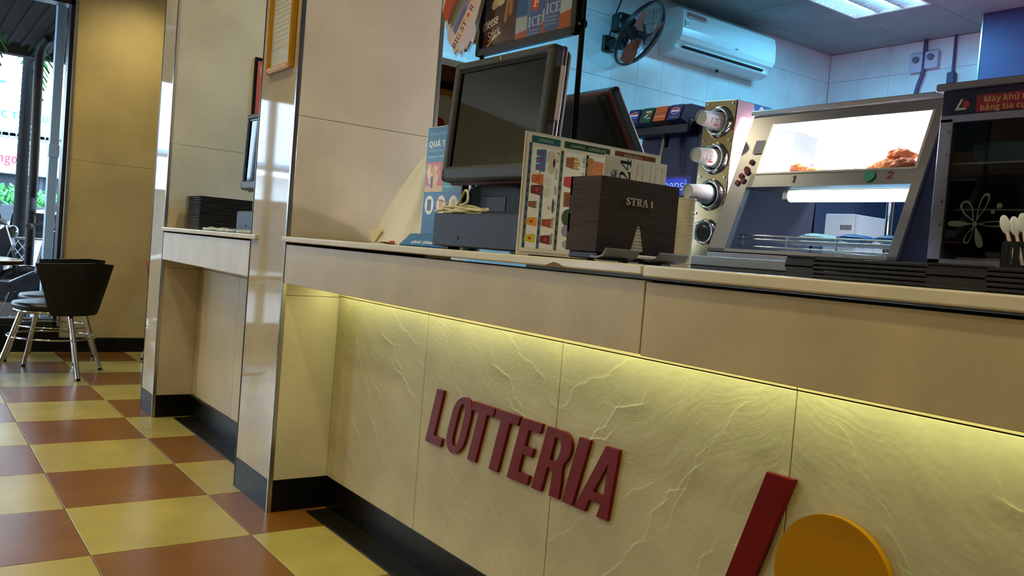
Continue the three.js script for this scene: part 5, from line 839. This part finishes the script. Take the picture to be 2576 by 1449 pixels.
{ // shrub in a planter
  const t = thing('shrub', 'bright green shrub outside behind the palm trunk', 'plant', [-12.3, GY + 0.2, -0.28]); part('planter', bx(-0.22, 0.22, -0.2, 1.28, -0.9, 0.9, 0.02), std(0x39424a, 0.7), t);
  const base = new THREE.PlaneGeometry(0.03, 0.1, 1, 2); base.translate(0, 0.05, 0); const g = []; for (let i = 0; i < 700; i++) { const l = base.clone(); l.rotateX(rr(-1.1, 1.1)); l.rotateZ(rr(-1.2, 1.2)); l.rotateY(rr(0, 6.3)); const a = rr(0, 6.3), r = Math.sqrt(rnd()); l.translate(0.22 * r * Math.cos(a), 1.26 + rr(0, 0.34) * (1 - 0.6 * r), 0.8 * r * Math.sin(a)); g.push(l); }
  part('foliage', g, std(0x4aa05a, 0.5, { side: THREE.DoubleSide }), t).userData.kind = 'stuff'; const st = []; for (let i = 0; i < 14; i++) { const x = rr(-0.15, 0.15), z = rr(-0.45, 0.45); st.push(rod([x, 1.24, z], [x * 1.2, 1.48, z * 1.1], 0.005, 0.003, 5)); } part('stems', st, std(0x3c5a34, 0.7), t).userData.kind = 'stuff';
}
{ // wire fence
  const t = thing('wire_fence', 'diamond mesh wire fence outside behind the motorbikes', 'fence', [-7.5, -0.06, -0.3]); const w = []; for (let i = 0; i < 22; i++) { const z = -0.9 + i * 0.085; w.push(rod([0, 0, z], [0, 0.82, z + 0.82 * 0.75], 0.003, 0.003, 4), rod([0.004, 0, z + 0.615], [0.004, 0.82, z], 0.003, 0.003, 4)); }
  part('mesh_wires', w, std(0xb9c4cc, 0.5), t).userData.kind = 'stuff'; for (const z of [-0.9, 0.9]) part('post', rod([0, 0, z], [0, 0.9, z], 0.02), M.steelDull, t); part('rail', rod([0, 0.84, -0.9], [0, 0.84, 0.95], 0.012), M.steelDull, t);
}
function motorbike(label, p, ry, c) {
  const t = thing('motorbike', label, 'motorbike', p, ry); const bd = std(c, 0.2), bk = M.blackMatte;
  for (const z of [0.62, -0.6]) { const w = part('wheel', [new THREE.TorusGeometry(0.24, 0.045, 12, 40).rotateY(Math.PI / 2).translate(0, 0.285, z)], bk, t); part('hub', [rod([-0.05, 0.285, z], [0.05, 0.285, z], 0.06, 0.06, 20), ...[0, 1, 2, 3, 4].map((i) => rod([0, 0.285, z], [0, 0.285 + 0.22 * Math.cos(i * 1.257), z + 0.22 * Math.sin(i * 1.257)], 0.012))], M.steel, w); }
  const prof = [[0.42, 0.55], [0.5, 0.8], [0.44, 0.98], [0.34, 0.9], [0.28, 0.62], [0.1, 0.52], [-0.2, 0.52], [-0.72, 0.78], [-0.75, 0.7], [-0.5, 0.48], [-0.2, 0.36], [0.2, 0.33]];
  part('body', poly(prof.map(([z, y]) => [-z, y]), 0.2, 0.03).rotateY(Math.PI / 2).translate(-0.1, 0, 0), bd, t);
  part('seat', poly([[-0.12, 0.68], [-0.2, 0.76], [-0.45, 0.78], [-0.7, 0.84], [-0.74, 0.79], [-0.4, 0.68]].map(([z, y]) => [-z, y]), 0.2, 0.03).rotateY(Math.PI / 2).translate(-0.1, 0, 0), std(0x111116, 0.3), t);
  part('fork', [rod([-0.06, 0.285, 0.62], [-0.06, 0.9, 0.42], 0.02), rod([0.06, 0.285, 0.62], [0.06, 0.9, 0.42], 0.02)], bk, t);
  part('mudguard', [new THREE.TorusGeometry(0.3, 0.04, 8, 24, 2.4).rotateY(Math.PI / 2).rotateX(-0.4).translate(0, 0.285, 0.62)], bd, t);
  part('handlebar', [tube([[-0.34, 0.99, 0.3], [-0.2, 1.02, 0.36], [0, 0.98, 0.42], [0.2, 1.02, 0.36], [0.34, 0.99, 0.3]], 0.014, 28, 8)], bk, t); for (const x of [-0.33, 0.33]) part('grip', rod([x - 0.06, 0.993, 0.305], [x + 0.06, 0.993, 0.305], 0.02), bk, t);
  part('headlight', [new THREE.SphereGeometry(0.065, 20, 14).scale(1, 0.9, 0.7).translate(0, 0.92, 0.48)], std(0x55606a, 0.1, { metalness: 0.4 }), t);
  for (const s of [-1, 1]) { const m = part('mirror', [new THREE.SphereGeometry(0.07, 20, 14).scale(1, 0.8, 0.3).translate(s * 0.3, 1.17, 0.3)], bk, t); part('stem', rod([s * 0.22, 1.0, 0.35], [s * 0.3, 1.14, 0.3], 0.006), bk, m); }
  part('engine', [bx(-0.09, 0.09, 0.22, 0.42, -0.15, 0.2, 0.04)], M.steelDull, t); part('exhaust', rod([0.13, 0.26, 0.1], [0.15, 0.34, -0.75], 0.03, 0.045), M.chrome, t); part('stand', rod([-0.1, 0.3, 0.0], [-0.2, 0.0, -0.05], 0.012), bk, t);
  return t;
}
motorbike('dark motorbike parked nearest to the window, its handlebar above the chair', [-5.35, -0.05, 0.42], 2.75, 0x1a2530);
motorbike('second dark motorbike behind the first one, at the left edge of the window', [-6.1, -0.05, 0.75], 2.9, 0x39424c);
renderer.render(scene, camera);
